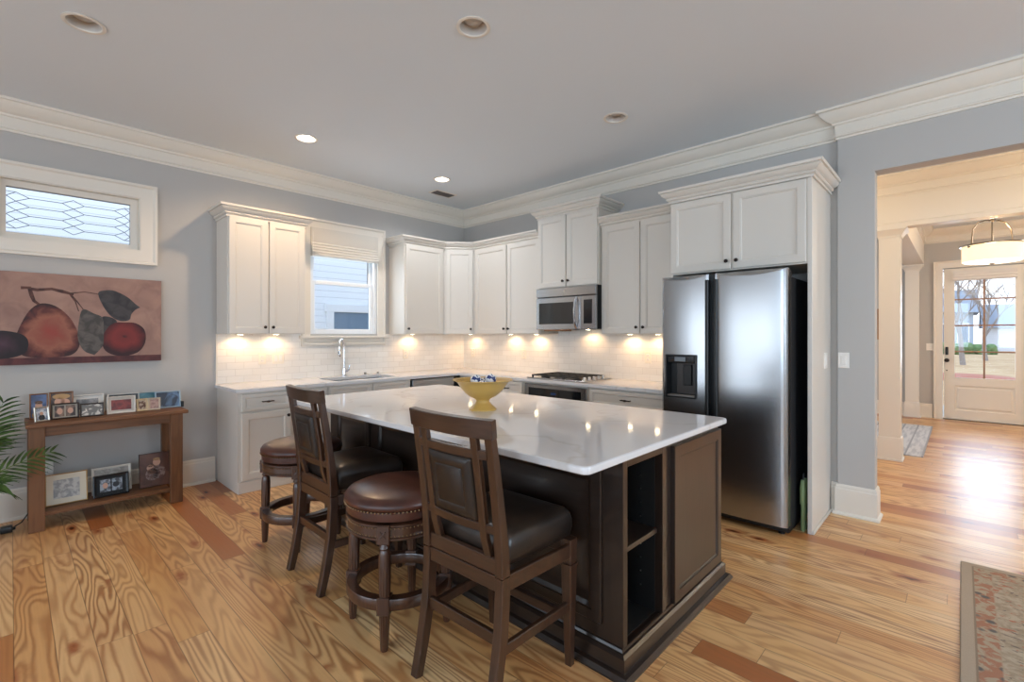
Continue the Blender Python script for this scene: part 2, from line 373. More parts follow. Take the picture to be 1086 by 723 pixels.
def wall_with_holes(F, u0, u1, v0, v1, holes, t, name, mt):
    m = MB(); us = sorted(holes); cur = u0
    for a, b, c, d in us:
        m.fbox(F, cur, a, v0, v1, -t, 0); m.fbox(F, a, b, v0, c, -t, 0); m.fbox(F, a, b, d, v1, -t, 0); cur = b
    m.fbox(F, cur, u1, v0, v1, -t, 0)
    return struct(name, m, mt, smooth=False)
wall_with_holes(FA(0), YF, 0.0, 0, H, [(-4.54, -3.683, 2.109, 2.564), (-2.21, -1.39, 1.395, 2.565)], .15, 'wall_left', M_wall)
m = MB(); m.box(-.15, 4.46, 0, .15, 0, H); struct('wall_back', m, M_wall, smooth=False)
m = MB(); m.box(4.46, 4.69, -.03, .11, 0, H); m.box(4.69, 8.2, -.03, .11, 2.607, H); m.box(8.2, XR, -.03, .11, 0, H); struct('wall_header', m, M_wall, smooth=False)
FR = frame((XR, 0, 0), (0, -1, 0), (-1, 0, 0)); FF = frame((0, YF, 0), (-1, 0, 0), (0, 1, 0))
wall_with_holes(FR, -6.3, 9.0, 0, H, [(1.45, 2.95, .87, 2.63), (6.25, 7.75, .87, 2.63)], .15, 'wall_right', M_wall)
wall_with_holes(FF, -XR, 0, 0, H, [(-7.65, -6.15, .87, 2.63), (-5.35, -3.85, .87, 2.63), (-3.2, -.2, .2, 2.2)], .15, 'wall_front', M_wall)
m = MB(); m.box(.35, .5, .15, 6.1, 0, H); struct('wall_dining', m, M_wall, smooth=False)
FO = frame((0, 6.1, 0), (1, 0, 0), (0, -1, 0))
wall_with_holes(FO, .35, XR, 0, H, [(4.93, 5.86, 0, 2.47)], .15, 'wall_entry', M_wall)
for i, (F, c) in enumerate([(FR, 2.2), (FR, 7.0), (FF, -6.9), (FF, -4.6)]):
    t = MB()
    for a, b, e, f in ((-.85, -.74, .77, 2.73), (.74, .85, .77, 2.73), (-.74, .74, .77, .88), (-.74, .74, 2.62, 2.73)): t.fbox(F, c+a, c+b, e, f, -.1, .02)
    t.fbox(F, c-.02, c+.02, .88, 2.62, -.1, -.04); t.fbox(F, c-.74, c+.74, 1.72, 1.77, -.1, -.04)
    struct('window_%d' % (i+3), t, M_trim, smooth=False)

t = MB()
for a, b, e, f in ((-3.3, -3.2, .0, 2.3), (-.2, -.1, .0, 2.3), (-3.2, -.2, 2.2, 2.3), (-3.2, -.2, .1, .2), (-1.75, -1.65, .2, 2.2)): t.fbox(FF, a, b, e, f, -.1, .02)
struct('door_2', t, M_trim, smooth=False)
CROWN = [(0, 2.9), (.012, 2.9), (.014, 2.915), (.024, 2.918), (.024, 2.928), (.016, 2.934), (.016, 3.005), (.03, 3.012), (.034, 3.024), (.05, 3.03), (.07, 3.045), (.095, 3.07), (.11, 3.098), (.125, 3.102), (.125, H), (0, H)]
m = MB(); m.sweep([(0, YF), (0, 0), (4.46, 0), (4.46, -.03), (XR, -.03)], CROWN); struct('trim_1', m, M_trim, ang=25)
BASE = [(0, 0), (.032, 0), (.032, .012), (.024, .022), (.018, .024), (.018, .195), (.013, .205), (.013, .218), (.006, .232), (0, .232)]
m = MB(); m.sweep([(0, YF), (0, -3.12)], BASE); struct('baseboard_left', m, M_trim, ang=25)
m = MB(); m.sweep([(4.415, 0), (4.46, 0), (4.46, -.03), (4.69, -.03), (4.69, .11), (4.4, .11)], BASE); struct('baseboard_back', m, M_trim, ang=25)
m = MB(); m.sweep([(.5, 6.1), (4.805, 6.1)], BASE); struct('baseboard_entry', m, M_trim, ang=25)
# entry: beam on a square column, side beam running to a pilaster on the far wall
m = MB(); m.box(.5, XR, 2.2, 2.46, 2.575, H); m.box(4.45, 4.70, 2.46, 6.1, 2.555, H); struct('ceiling_beam', m, M_trim, smooth=False)
m = MB(); m.sweep([(.5, 2.2), (XR, 2.2)], CROWN); m.sweep([(.5, 2.2), (XR, 2.2)], [(0, 2.555), (.02, 2.555), (.02, 2.6), (.008, 2.612), (0, 2.612)])
m.sweep([(XR, 2.46), (4.70, 2.46), (4.70, 6.1), (XR, 6.1)], CROWN); struct('trim_2', m, M_trim, ang=25)
def column(n, x0, x1, y0, y1, top):
    m = MB(); m.box(x0, x1, y0, y1, 0, top)
    P = [(x0, y0), (x0, y1), (x1, y1), (x1, y0)][::1]
    P = [(x0, y0), (x0, y1), (x1, y1), (x1, y0)]
    # outward is to the left of a clockwise walk, so walk anticlockwise
    m.sweep([(x0, y0), (x1, y0), (x1, y1), (x0, y1)], [(0, 0), (.022, 0), (.022, .015), (.013, .022), (.013, .225), (.007, .25), (0, .255)], closed=True)
    m.sweep([(x0, y0), (x1, y0), (x1, y1), (x0, y1)], [(0, top-.1), (.008, top-.1), (.012, top-.08), (.02, top-.07), (.035, top-.045), (.055, top-.025), (.06, top-.02), (.06, top), (0, top)], closed=True)
    return struct(n, m, M_trim, ang=25)
column('column_1', 4.483, 4.672, 2.235, 2.425, 2.557)
column('column_2', 4.46, 4.64, 5.98, 6.1, 2.555)

# ------------------------------------------------------------------ window 1: leaded transom
def casing(F, a, b, c, d, w_, t=.022, sill=False):
    m = MB(); prof = [(0, 0), (0, t*.7), (.012, t*.8), (w_-.03, t*.8), (w_-.018, t*1.5), (w_, t*1.5), (w_, 0)]
    loops = []
    for sx, sy, u, v in ((-1, -1, a, c), (1, -1, b, c), (1, 1, b, d), (-1, 1, a, d)): loops.append([F(u+sx*p, v+sy*p, n) for p, n in prof])
    loops.append(loops[0]); m.quadloop(loops, False, False, closed=False); return m
F0 = FA(0)
m = casing(F0, -4.54, -3.683, 2.109, 2.564, .117); w1 = struct('window_1', m, M_trim, ang=25)
m = MB()
for a, b, c, d in ((-4.54, -4.479, 2.109, 2.564), (-3.743, -3.683, 2.109, 2.564), (-4.479, -3.743, 2.109, 2.163), (-4.479, -3.743, 2.51, 2.564)): m.fbox(F0, a, b, c, d, -.11, -.055)
for a, b, c, d in ((-4.54, -4.533, 2.109, 2.564), (-3.69, -3.683, 2.109, 2.564), (-4.533, -3.69, 2.109, 2.116), (-4.533, -3.69, 2.557, 2.564)): m.fbox(F0, a, b, c, d, -.055, .003)
struct('window_frame', m, M_trim, w1, smooth=False)
m = MB(); m.fbox(F0, -4.479, -3.743, 2.163, 2.51, -.085, -.08); struct('window_glass', m, M_glass, w1, smooth=False)
m = MB(); Y0, Y1, Z0, Z1 = -4.479, -3.743, 2.163, 2.51; L_ = Y1-Y0; hh = (Z1-Z0)/5
def lz(k): return Z0+hh*k
def cm(a, b, c, d): m.beam([F0(Y0+L_*a, b, -.077), F0(Y0+L_*c, d, -.077)], .003, .0045, (1, 0, 0), .001)
for k in range(1, 5):
    for a, b in ((.17, .42), (.60, .86)): cm(a, lz(k), b, lz(k))
for k in range(0, 5):
    for (p, q, r_) in ((.17, .07, -1), (.42, .51, 1), (.60, .51, -1), (.86, .95, 1)):
        for dz in (0, 1):
            if 0 < k+dz < 5: cm(p, lz(k+dz), q, lz(k+.5))
for k in range(0, 5):
    for a, b in ((.07, 0), (.95, 1)):
        for dz in (0, 1): cm(a, lz(k+.5), b, lz(k+dz) if 0 < k+dz < 5 else lz(k+.5))
for c in (Z0+.003, Z1-.003): cm(0, c, 1, c)
struct('window_lead', m, M_lead, w1, smooth=False)

# ------------------------------------------------------------------ window 2: double hung over the sink
m = casing(F0, -2.21, -1.39, 1.375, 2.56, .097); w2 = struct('window_2', m, M_trim, ang=25)
m = MB()
for a, b, c, d in ((-2.23, -2.18, 1.39, 2.57), (-1.42, -1.37, 1.39, 2.57), (-2.18, -1.42, 2.52, 2.57), (-2.18, -1.42, 1.375, 1.40)): m.fbox(F0, a, b, c, d, -.14, -.02)
struct('window_frame', m, M_vinyl, w2, smooth=False)
def sash(z0, z1, n, nm):
    m = MB(); a, b = -2.18, -1.42
    for q in ((a, a+.045, z0, z1), (b-.045, b, z0, z1), (a+.045, b-.045, z0, z0+.05), (a+.045, b-.045, z1-.04, z1)): m.fbox(F0, *q, n-.03, n, .004)
    f = struct(nm, m, M_vinyl, w2, ang=25)
    m = MB(); m.fbox(F0, a+.045, b-.045, z0+.05, z1-.04, n-.018, n-.013); struct('window_glass', m, M_glass, f, smooth=False)
sash(1.40, 1.99, -.045, 'window_sash'); sash(1.95, 2.52, -.08, 'window_sash')
m = MB(); m.fbox(F0, -2.33, -1.25, 1.345, 1.375, 0, .06, .006); m.fbox(F0, -2.305, -1.285, 1.258, 1.345, 0, .02, .004); struct('window_sill', m, M_trim, w2, ang=25)
bl = thing('roman_blind', 'pale linen roman blind gathered at the top of the window over the sink', 'blind', (.0, -1.8, 2.25))
m = MB(); prof = [(.012, 2.56), (.034, 2.56), (.034, 2.41), (.03, 2.405), (.028, 2.40)]
for k in range(5):
    z = 2.40-.03*k; prof += [(.036+.003*k, z-.004), (.042+.003*k, z-.018), (.034+.003*k, z-.029)]
prof += [(.03, 2.245), (.012, 2.245)]
m.quadloop([[(d-.005, y, z) for d, z in prof] for y in (-2.205, -1.395)]); obj('fabric', m, M_fabric, bl, ang=50)
m = MB(); m.tube([(.02, -2.185, 2.55), (.045, -2.19, 2.42), (.048, -2.192, 2.2), (.046, -2.19, 2.1)], .002, 6); obj('pull_cord', m, M_white, bl)

# ------------------------------------------------------------------ backsplash
m = MB(); m.box(0, .008, -3.10, -2.31, .914, 1.395); m.box(0, .008, -2.31, -1.28, .914, 1.258); m.box(0, .008, -1.28, 0, .914, 1.395)
struct('wall_tile_left', m, M_tileA, smooth=False)
m = MB(); m.box(.008, 3.38, -.008, 0, .914, 1.45); struct('wall_tile_back', m, M_tileB, smooth=False)
m = MB(); m.box(0, .012, -3.112, -3.10, .914, 1.395); struct('trim_3', m, M_trim, smooth=False)

# ------------------------------------------------------------------ cabinets
def knob(F, u, v, n, parent):
    m = MB(); c = Vector(F(u, v, n)); N = Vector(F(0, 0, 1))-Vector(F(0, 0, 0)); pts = [c+N*d for d in (0, .004, .012, .014, .02, .026, .03)]
    m.tube(pts, [.009, .006, .006, .012, .015, .012, .004], 14); return obj('knob', m, M_bronze, parent)
def pull(F, u, v, n, parent, L=.10):
    m = MB(); f = lambda a, b, c: F(u+a, v+b, n+c)
    m.tube([f(-L/2, 0, .026), f(-L/4, .001, .030), f(0, 0, .031), f(L/4, .001, .030), f(L/2, 0, .026)], [.005, .0055, .007, .0055, .005], 10)
    for a in (-L/2+.008, L/2-.008): m.tube([f(a, 0, 0), f(a, 0, .027)], .005, 8)
    m.tube([f(-.014, 0, .031), f(-.008, 0, .032), f(.008, 0, .032), f(.014, 0, .031)], [.006, .0095, .0095, .006], 10)
    return obj('pull', m, M_bronze, parent)
CC = [(0, -.018), (.012, -.018), (.014, -.006), (.008, -.004), (.008, .002), (.02, .006), (.026, .014), (.024, .022), (.022, .026), (.034, .03), (.05, .042), (.06, .056), (.058, .062), (.056, .065), (.07, .067), (.074, .085), (0, .085)]
def cab_crown(path, z, parent):
    m = MB(); m.sweep(path, [(d, z+h) for d, h in CC]); m.bm.faces.new; return obj('crown', m, M_cab, parent, ang=25)
UB, UT = 1.392, 2.49
G_U = 'wall cabinets'
def upper_doors(t, F, spans, v0, v1, knobs):
    for (a, b), k in zip(spans, knobs):
        m = MB(); m.door(F, a, b, v0, v1); d = obj('door', m, M_cab, t, ang=25)
        if k: knob(F, (a+.028) if k == 'l' else (b-.028), v0+.06, .02, d)

t = thing('upper_cabinet', 'white two-door wall cabinet left of the sink window', 'cabinet', (0, -2.75, UB))
m = MB(); m.box(.002, .33, -3.105, -2.405, UB, UT); obj('carcass', m, M_cab, t, smooth=False)
upper_doors(t, FA(.33), [(-3.095, -2.764), (-2.748, -2.412)], UB+.006, UT-.02, 'rl')
cab_crown([(.002, -3.105), (.335, -3.105), (.335, -2.405), (.002, -2.405)][::1], UT-.01, t)
# corner run, three adjoining cabinets
t = thing('upper_cabinet', 'white single-door wall cabinet just right of the sink window', 'cabinet', (0, -.93, UB))
m = MB(); m.box(.002, .33, -1.225, -.632, UB, UT); obj('carcass', m, M_cab, t, smooth=False)
upper_doors(t, FA(.33), [(-1.21, -.655)], UB+.006, UT-.02, 'l')
cab_crown([(.002, -1.225), (.335, -1.225), (.335, -.632)], UT-.01, t)
t = thing('corner_cabinet', 'white diagonal corner wall cabinet where the two tiled walls meet', 'cabinet', (0, 0, UB))
m = MB(); poly = [(.01, -.01), (.01, -.63), (.33, -.63), (.60, -.33), (.60, -.01)]
m.quadloop([[(x, y, z) for x, y in poly] for z in (UB, UT)]); obj('carcass', m, M_cab, t, smooth=False)
FD = frame((.33, -.63, 0), (.27, .30, 0), (.30, -.27, 0)); upper_doors(t, FD, [(.03, .374)], UB+.006, UT-.02, 'r')
cab_crown([(.333, -.632), (.603, -.332)], UT-.01, t)
t = thing('upper_cabinet', 'white two-door wall cabinet left of the microwave, above the bare counter', 'cabinet', (1.15, 0, UB))
m = MB(); m.box(.602, 1.70, -.33, -.002, UB, UT); obj('carcass', m, M_cab, t, smooth=False)
upper_doors(t, FB(-.33), [(.615, 1.172), (1.188, 1.69)], UB+.006, UT-.02, 'rl')
cab_crown([(.602, -.335), (1.70, -.335)], UT-.01, t)
t = thing('upper_cabinet', 'short white two-door wall cabinet directly above the microwave, taller at the top', 'cabinet', (2.1, 0, 1.9))
m = MB(); m.box(1.705, 2.50, -.375, -.002, 1.895, 2.70); obj('carcass', m, M_cab, t, smooth=False)
upper_doors(t, FB(-.375), [(1.712, 2.096), (2.112, 2.492)], 1.90, 2.665, 'rl')
cab_crown([(1.705, -.002), (1.705, -.38), (2.50, -.38), (2.50, -.002)], 2.685, t)
t = thing('upper_cabinet', 'white two-door wall cabinet between the microwave and the fridge', 'cabinet', (2.95, 0, UB))
m = MB(); m.box(2.505, 3.378, -.33, -.002, UB, UT); obj('carcass', m, M_cab, t, smooth=False)
upper_doors(t, FB(-.33), [(2.53, 2.937), (2.953, 3.365)], UB+.006, UT-.02, 'rl')
cab_crown([(2.505, -.335), (3.375, -.335)], UT-.01, t)
t = thing('fridge_cabinet', 'deep white two-door cabinet over the fridge with a tall side panel', 'cabinet', (3.9, 0, 0))
m = MB(); m.box(3.38, 4.38, -.63, -.002, 1.885, 2.505); obj('carcass', m, M_cab, t, smooth=False)
m = MB(); m.box(4.38, 4.408, -.635, -.002, 0, 2.505, .002); m.box(4.408, 4.42, -.635, -.034, 0, .022, .003); obj('side_panel', m, M_cab, t, ang=25)
m = MB(); m.box(3.382, 3.40, -.63, -.002, 0, 1.885); obj('side_panel', m, M_cab, t, smooth=False)
upper_doors(t, FB(-.63), [(3.39, 3.869), (3.887, 4.372)], 1.895, 2.475, 'rl')
cab_crown([(3.38, -.415), (3.38, -.64), (4.41, -.64), (4.41, -.035)], 2.50, t)

# base cabinets
def base_cab(label, A, u0, u1, fronts, doors=(), left_end=False, knobs='l'):
    c = ((.3, (u0+u1)/2, 0) if A else ((u0+u1)/2, -.3, 0)); t = thing('base_cabinet', label, 'cabinet', c)
    F = FA(.60) if A else FB(-.60); m = MB()
    
    if 'sink' in label and 'false' in label:
        for q in ((u0, u0+.02, 0, .882, -.595, 0), (u1-.02, u1, 0, .882, -.595, 0), (u0+.02, u1-.02, 0, .882, -.02, 0), (u0+.02, u1-.02, 0, .60, -.595, -.02)): m.fbox(F, *q)
    else: m.fbox(F, u0, u1, .0, .882, -.595, 0)
    obj('carcass', m, M_cab, t, smooth=False)
    m = MB(); m.fbox(F, u0, u1, 0, .10, 0, .012, .003); obj('toe_board', m, M_cab, t, ang=25)
    for a, b, c0, c1, hasp in fronts:
        m = MB(); m.door(F, a, b, c0, c1, fw=.032, bw=.008); d = obj('drawer', m, M_cab, t, ang=25)
        if hasp: pull(F, (a+b)/2, (c0+c1)/2, .02, d)
    for (a, b), k in zip(doors, knobs):
        m = MB(); m.door(F, a, b, .115, .695); d = obj('door', m, M_cab, t, ang=25)
        if k in 'lr': knob(F, (a+.028) if k == 'l' else (b-.028), .645, .02, d)
    return t
base_cab('white base cabinet at the open end of the counter, one drawer over one door', True, -3.10, -2.63, [(-3.072, -2.655, .715, .865, True)], [(-3.072, -2.655)], knobs='r')
base_cab('narrow white base cabinet between the end cabinet and the sink cabinet', True, -2.628, -2.292, [(-2.61, -2.31, .715, .865, True)], [(-2.61, -2.31)], knobs='r')
base_cab('white sink base cabinet with two false drawer fronts under the faucet', True, -2.29, -1.325, [(-2.272, -1.815, .715, .865, False), (-1.80, -1.345, .715, .865, False)], [(-2.272, -1.815), (-1.80, -1.345)], knobs='rl')
base_cab('white corner base cabinet hidden behind the yellow bowl', False, .62, 1.19, [(.78, 1.17, .715, .865, True)], [(.78, 1.17)], knobs='r')
base_cab('white base cabinet left of the oven, with a dark drawer pull', False, 1.192, 1.69, [(1.21, 1.675, .715, .865, True)], [(1.21, 1.675)], knobs='r')
base_cab('white base cabinet between the oven and the fridge', False, 2.535, 3.375, [(2.56, 3.35, .715, .865, True)], [(2.56, 2.95), (2.96, 3.35)], knobs='rl')

# dishwasher
t = thing('dishwasher', 'stainless dishwasher in the base run beside the sink cabinet', 'dishwasher', (.3, -1.0, 0)); F = FA(.60)
m = MB(); m.fbox(F, -1.318, -.66, .0, .88, -.595, 0); obj('body', m, M_fside, t, smooth=False)
m = MB(); m.fbox(F, -1.305, -.70, .11, .765, 0, .025, .006); obj('door_panel', m, M_steelA, t, ang=25)
m = MB(); m.fbox(F, -1.305, -.70, .77, .87, 0, .022, .004); obj('control_panel', m, M_steelA, t, ang=25)
m = MB(); m.tube([F(-1.25, .74, .05), F(-.75, .74, .05)], .01, 10)
for u in (-1.23, -.77): m.tube([F(u, .74, .02), F(u, .74, .05)], .007, 8)
obj('handle', m, M_steelA, t)
# oven
t = thing('wall_oven', 'built-in stainless oven with dark control panel below the cooktop', 'oven', (2.1, -.3, 0)); F = FB(-.60)
m = MB(); m.fbox(F, 1.695, 2.53, 0, .882, -.595, 0); obj('body', m, M_cab, t, smooth=False)
m = MB(); m.fbox(F, 1.715, 2.515, .70, .862, 0, .02, .004); obj('control_frame', m, M_steel, t, ang=25)
m = MB(); m.fbox(F, 1.775, 2.455, .715, .826, .02, .024, .002); cp = obj('control_panel', m, M_dglass, t, ang=25)
m = MB(); m.fbox(F, 2.08, 2.15, .765, .79, .024, .0245); obj('display', m, mat('oven_display', s(26, 40, 62), .2, emit=s(50, 80, 130), estr=.12), cp, smooth=False)
m = MB(); m.fbox(F, 1.715, 2.515, .14, .69, 0, .03, .006); od = obj('door', m, M_steel, t, ang=25)
m = MB(); m.fbox(F, 1.83, 2.40, .24, .56, .03, .033, .002); obj('door_glass', m, M_dglass, od, ang=25)
m = MB(); m.tube([F(1.76, .655, .07), F(2.47, .655, .07)], .012, 12)
for u in (1.80, 2.43): m.tube([F(u, .655, .03), F(u, .655, .07)], .008, 8)
obj('handle', m, M_steel, od)

# counter (L), with a rectangular sink cut-out
SX0, SX1, SY0, SY1 = .13, .53, -2.19, -1.43
m = MB(); a, b = .884, .914
m.box(.008, .642, -3.125, SY0, a, b); m.box(.008, SX0, SY0, SY1, a, b); m.box(SX1, .642, SY0, SY1, a, b); m.box(.008, .642, SY1, -.008, a, b); m.box(.642, 3.378, -.636, -.008, a, b)
bmesh.ops.remove_doubles(m.bm, verts=m.bm.verts[:], dist=1e-4)
o = obj('kitchen_countertop', m, M_quartz, smooth=False); tag(o, 'white L-shaped quartz countertop along both tiled walls', 'countertop')
t = thing('kitchen_sink', 'undermount steel sink set into the white counter below the window', 'sink', (.33, -1.81, .70))
m = MB(); q = lambda c, z: [(SX0-.01+c, SY0-.01+c, z), (SX1+.01-c, SY0-.01+c, z), (SX1+.01-c, SY1+.01-c, z), (SX0-.01+c, SY1+.01-c, z)]
m.quadloop([q(-.02, .8835), q(0, .8835), q(.012, .72), q(.04, .70)], False, True); obj('bowl', m, M_steel, t, ang=50)
m = MB(); m.lathe((.33, -1.81, .70), [(.045, 0), (.045, .004), (.03, .004), (.02, .001)], 24); obj('drain', m, M_chrome, t)
# faucet, swung towards the room
t = thing('faucet', 'tall chrome pull-down faucet behind the sink', 'faucet', (.075, -1.853, .914)); t.rotation_euler.z = R(-46)
del t['base']
m = MB(); m.lathe((0, 0, 0), [(.028, 0), (.028, .012), (.022, .018), (.02, .09), (.018, .1)], 20); obj('base', m, M_chrome, t)
arc = [(0, 0, .1), (0, 0, .30)]+[(.075-.075*math.cos(R(k)), 0, .33+.085*math.sin(R(k))) for k in range(0, 181, 15)]+[(.15, 0, .30)]
m = MB(); m.tube(arc, .0125, 14); obj('spout', m, M_chrome, t)
m = MB(); m.tube([(.15, 0, .31), (.15, 0, .30), (.15, 0, .24), (.15, 0, .225)], [.014, .017, .019, .015], 14); sh = obj('spray_head', m, M_chrome, t)
m = MB(); m.tube([(.166, 0, .285), (.171, 0, .265)], .006, 8); obj('button', m, M_black, sh)
m = MB(); m.tube([(0, .018, .065), (0, .045, .065)], .013, 12); m.tube([(0, .045, .065), (-.003, .055, .09), (-.006, .062, .13)], [.009, .007, .005], 10); obj('lever', m, M_chrome, t)
for (x, y), lb in (((.09, -1.60), 'small chrome air-switch cap on the counter just right of the faucet'), ((.09, -1.43), 'small chrome cap on the counter near the right end of the sink')):
    m = MB(); m.lathe((x, y, .914), [(.022, 0), (.022, .006), (.014, .01), (.014, .02), (.016, .024), (.016, .032), (.01, .034)], 20); tag(obj('air_switch', m, M_nickel), lb, 'fitting')

# cooktop
t = thing('gas_cooktop', 'stainless gas cooktop with black iron grates on the counter below the microwave', 'cooktop', (2.08, -.31, .914))
m = MB(); m.box(1.70, 2.46, -.57, -.06, .9142, .926, .004); obj('tray', m, M_steel, t, ang=25)
for cx in (1.86, 2.08, 2.30):
    if cx == 2.30: x0, x1 = 2.185, 2.375
    else: x0, x1 = cx-.105, cx+.105
    m = MB(); z0, z1 = .944, .956
    for x in (x0+.006, (x0+x1)/2, x1-.006): m.box(x-.006, x+.006, -.54, -.09, z0, z1, .002)
    for y in (-.54, -.43, -.315, -.20, -.09): m.box(x0, x1, y-.006, y+.006, z0, z1, .002)
    for x in (x0+.008, x1-.008):
        for y in (-.535, -.315, -.095): m.box(x-.007, x+.007, y-.007, y+.007, .925, .946)
    obj('grate', m, M_iron, t, smooth=False)
for x, y in ((1.86, -.43), (1.86, -.2), (2.08, -.315), (2.28, -.43), (2.28, -.2)):
    m = MB(); m.lathe((x, y, .926), [(.05, 0), (.05, .006), (.034, .007), (.034, .014), (.01, .015)], 20); obj('burner', m, M_iron, t)
for k in range(5):
    m = MB(); m.lathe((2.418, -.50+.085*k, .925), [(.022, 0), (.022, .006), (.018, .01), (.016, .03), (.012, .032)], 18); obj('knob', m, M_nickel, t)

# microwave
t = thing('microwave', 'stainless over-the-range microwave with a curved vertical handle', 'microwave', (2.1, -.2, 1.43)); F = FB(-.40)
m = MB(); m.box(1.71, 2.497, -.39, -.01, 1.445, 1.893); obj('body', m, M_black, t, smooth=False)
m = MB(); m.fbox(F, 1.71, 2.497, 1.795, 1.89, -.02, .022, .006); obj('vent_panel', m, M_steel, t, ang=25)
m = MB(); m.fbox(F, 1.71, 2.31, 1.44, 1.788, -.02, .022, .006); d = obj('door', m, M_steel, t, ang=25)
m = MB(); m.fbox(F, 1.755, 2.22, 1.50, 1.73, .022, .025, .002); obj('door_glass', m, M_dglass, d, ang=25)
m = MB(); m.tube([F(2.262, 1.775-.32*k/10, .022+.045*math.sin(PI*k/10)**.6) for k in range(11)], .011, 10); obj('handle', m, M_chrome, d)
m = MB(); m.fbox(F, 2.313, 2.497, 1.44, 1.788, -.02, .022, .006); cpn = obj('control_panel', m, M_steel, t, ang=25)
m = MB(); m.fbox(F, 2.35, 2.455, 1.50, 1.745, .022, .025, .002); obj('keypad', m, M_dglass, cpn, ang=25)
m = MB(); m.tube([F(2.10, 1.845, .022), F(2.10, 1.845, .026)], .012, 18); obj('badge', m, M_nickel, t)
m = MB(); m.box(1.78, 2.0, -.37, -.15, 1.425, 1.446, .004); obj('underside_block', m, mat('brown_metal', s(150, 110, 80), .4, .6), t, ang=25)  # plain brown block on the underside of the microwave

# ------------------------------------------------------------------ refrigerator
t = thing('refrigerator', 'tall stainless side-by-side refrigerator with a dark dispenser in its left door', 'refrigerator', (3.84, -.45, 0))
m = MB(); m.box(3.412, 4.302, -.755, -.06, .045, 1.79, .004); obj('body', m, M_fside, t, ang=25)
m = MB(); m.box(3.42, 4.295, -.77, -.72, .02, .075); m.box(3.42, 4.295, -.74, -.1, .015, .05); obj('toe_grille', m, M_black, t, smooth=False)
for x in (3.47, 4.245):
    for y in (-.74, -.15):
        m = MB(); m.lathe((x, y, 0), [(.022, 0), (.022, .01), (.012, .014), (.012, .05)], 14); obj('foot', m, M_black, t)
def fdoor(x0, x1, hole, nm='door'):
    """bowed steel door; the front sinks in a scooped arc at the top"""
    z0, z1, yb, yf, sc = .075, 1.845, -.765, -.845, .034; n = 24
    us = [i/n for i in range(n+1)]
    if hole: us = sorted(set(us+[(hole[0]-x0)/(x1-x0), (hole[1]-x0)/(x1-x0)]))
    fy = lambda u: yf-.010*(1-abs(2*u-1)**2.4)+(.012 if u in (0, 1) else 0)
    zt = lambda u: z1-sc*(1-(2*u-1)**2)**.8
    m = MB(); bm = m.bm; V = {}
    rows = [('b', None), (z0, None)] + ([(hole[2], 1), (hole[3], 1)] if hole else []) + [('t', None), ('T', None), ('B', None)]
    def P(u, r):
        x = x0+(x1-x0)*u
        if r == 'b': return (x, yb, z0)
        if r == 't': return (x, fy(u), zt(u))
        if r == 'T': return (x, yf+.03, z1)
        if r == 'B': return (x, yb, z1)
        return (x, fy(u), r)
    rr = [r for r, _ in rows]
    for i, u in enumerate(us):
        for r in rr: V[i, r] = bm.verts.new(P(u, r))
    for i in range(len(us)-1):
        for r, q in zip(rr, rr[1:]):
            if hole and r == hole[2] and q == hole[3]:
                xm = x0+(x1-x0)*(us[i]+us[i+1])/2
                if hole[0] < xm < hole[1]: continue
            bm.faces.new((V[i, r], V[i+1, r], V[i+1, q], V[i, q]))
        bm.faces.new((V[i, 'b'], V[i, 'B'], V[i+1, 'B'], V[i+1, 'b']))
    for i in (0, len(us)-1): bm.faces.new([V[i, r] for r in rr])
    o = obj(nm, m, M_steel, t, ang=30)
    m = MB(); m.tube([(x0+(x1-x0)*u, fy(u)+.001, zt(u)) for u in us[1:-1]], .0028, 6); obj('top_trim', m, M_chrome, o)
    return o, fy
DH = (3.452, 3.688, .90, 1.228)
dl, fyl = fdoor(3.405, 3.775, DH); dr, _ = fdoor(3.822, 4.305, None)
m = MB(); m.box(3.752, 3.777, -.853, -.80, .09, 1.80, .004); m.box(3.82, 3.843, -.856, -.80, .09, 1.80, .004); m.box(3.776, 3.821, -.79, -.765, .075, 1.84); obj('handle_channel', m, M_black, t, ang=25)
m = MB(); F = FB(-.86)
x0, x1, z0, z1 = DH; yb = -.79; y0 = -.868
ring = lambda c, y: [(x0+c, y, z0+c), (x1-c, y, z0+c), (x1-c, y, z1-c), (x0+c, y, z1-c)]
m.quadloop([ring(-.004, -.862), ring(-.004, -.872), ring(.006, -.872), ring(.006, yb)], False, True); dp = obj('dispenser', m, M_black, dl, ang=25)
m = MB(); m.box(x0+.01, x1-.01, -.866, -.80, z1-.06, z1-.008, .004); obj('control_strip', m, M_dglass, dp, ang=25)
m = MB(); m.box(x0+.07, x1-.08, -.8685, -.86, z1-.05, z1-.014, .002); obj('display', m, mat('lcd_grey', s(112, 116, 120), .3), dp, ang=25)
m = MB(); m.box(x0+.06, x1-.012, -.80, -.791, z0+.02, z1-.065, .003); obj('backplate', m, mat('dispenser_back', s(74, 70, 68), .35, .5), dp, ang=25)
m = MB(); m.box(x0+.115, x1-.05, -.815, -.799, z0+.09, z1-.075, .006); obj('paddle', m, M_black, dp, ang=25)
m = MB(); m.box(x0+.008, x1-.008, -.866, -.80, z0+.006, z0+.018, .003); obj('drip_tray', m, M_nickel, dp, ang=25)
m = MB(); m.box(4.20, 4.30, -.80, -.70, 1.79, 1.826, .005); obj('hinge_cover', m, M_fside, t, ang=25)
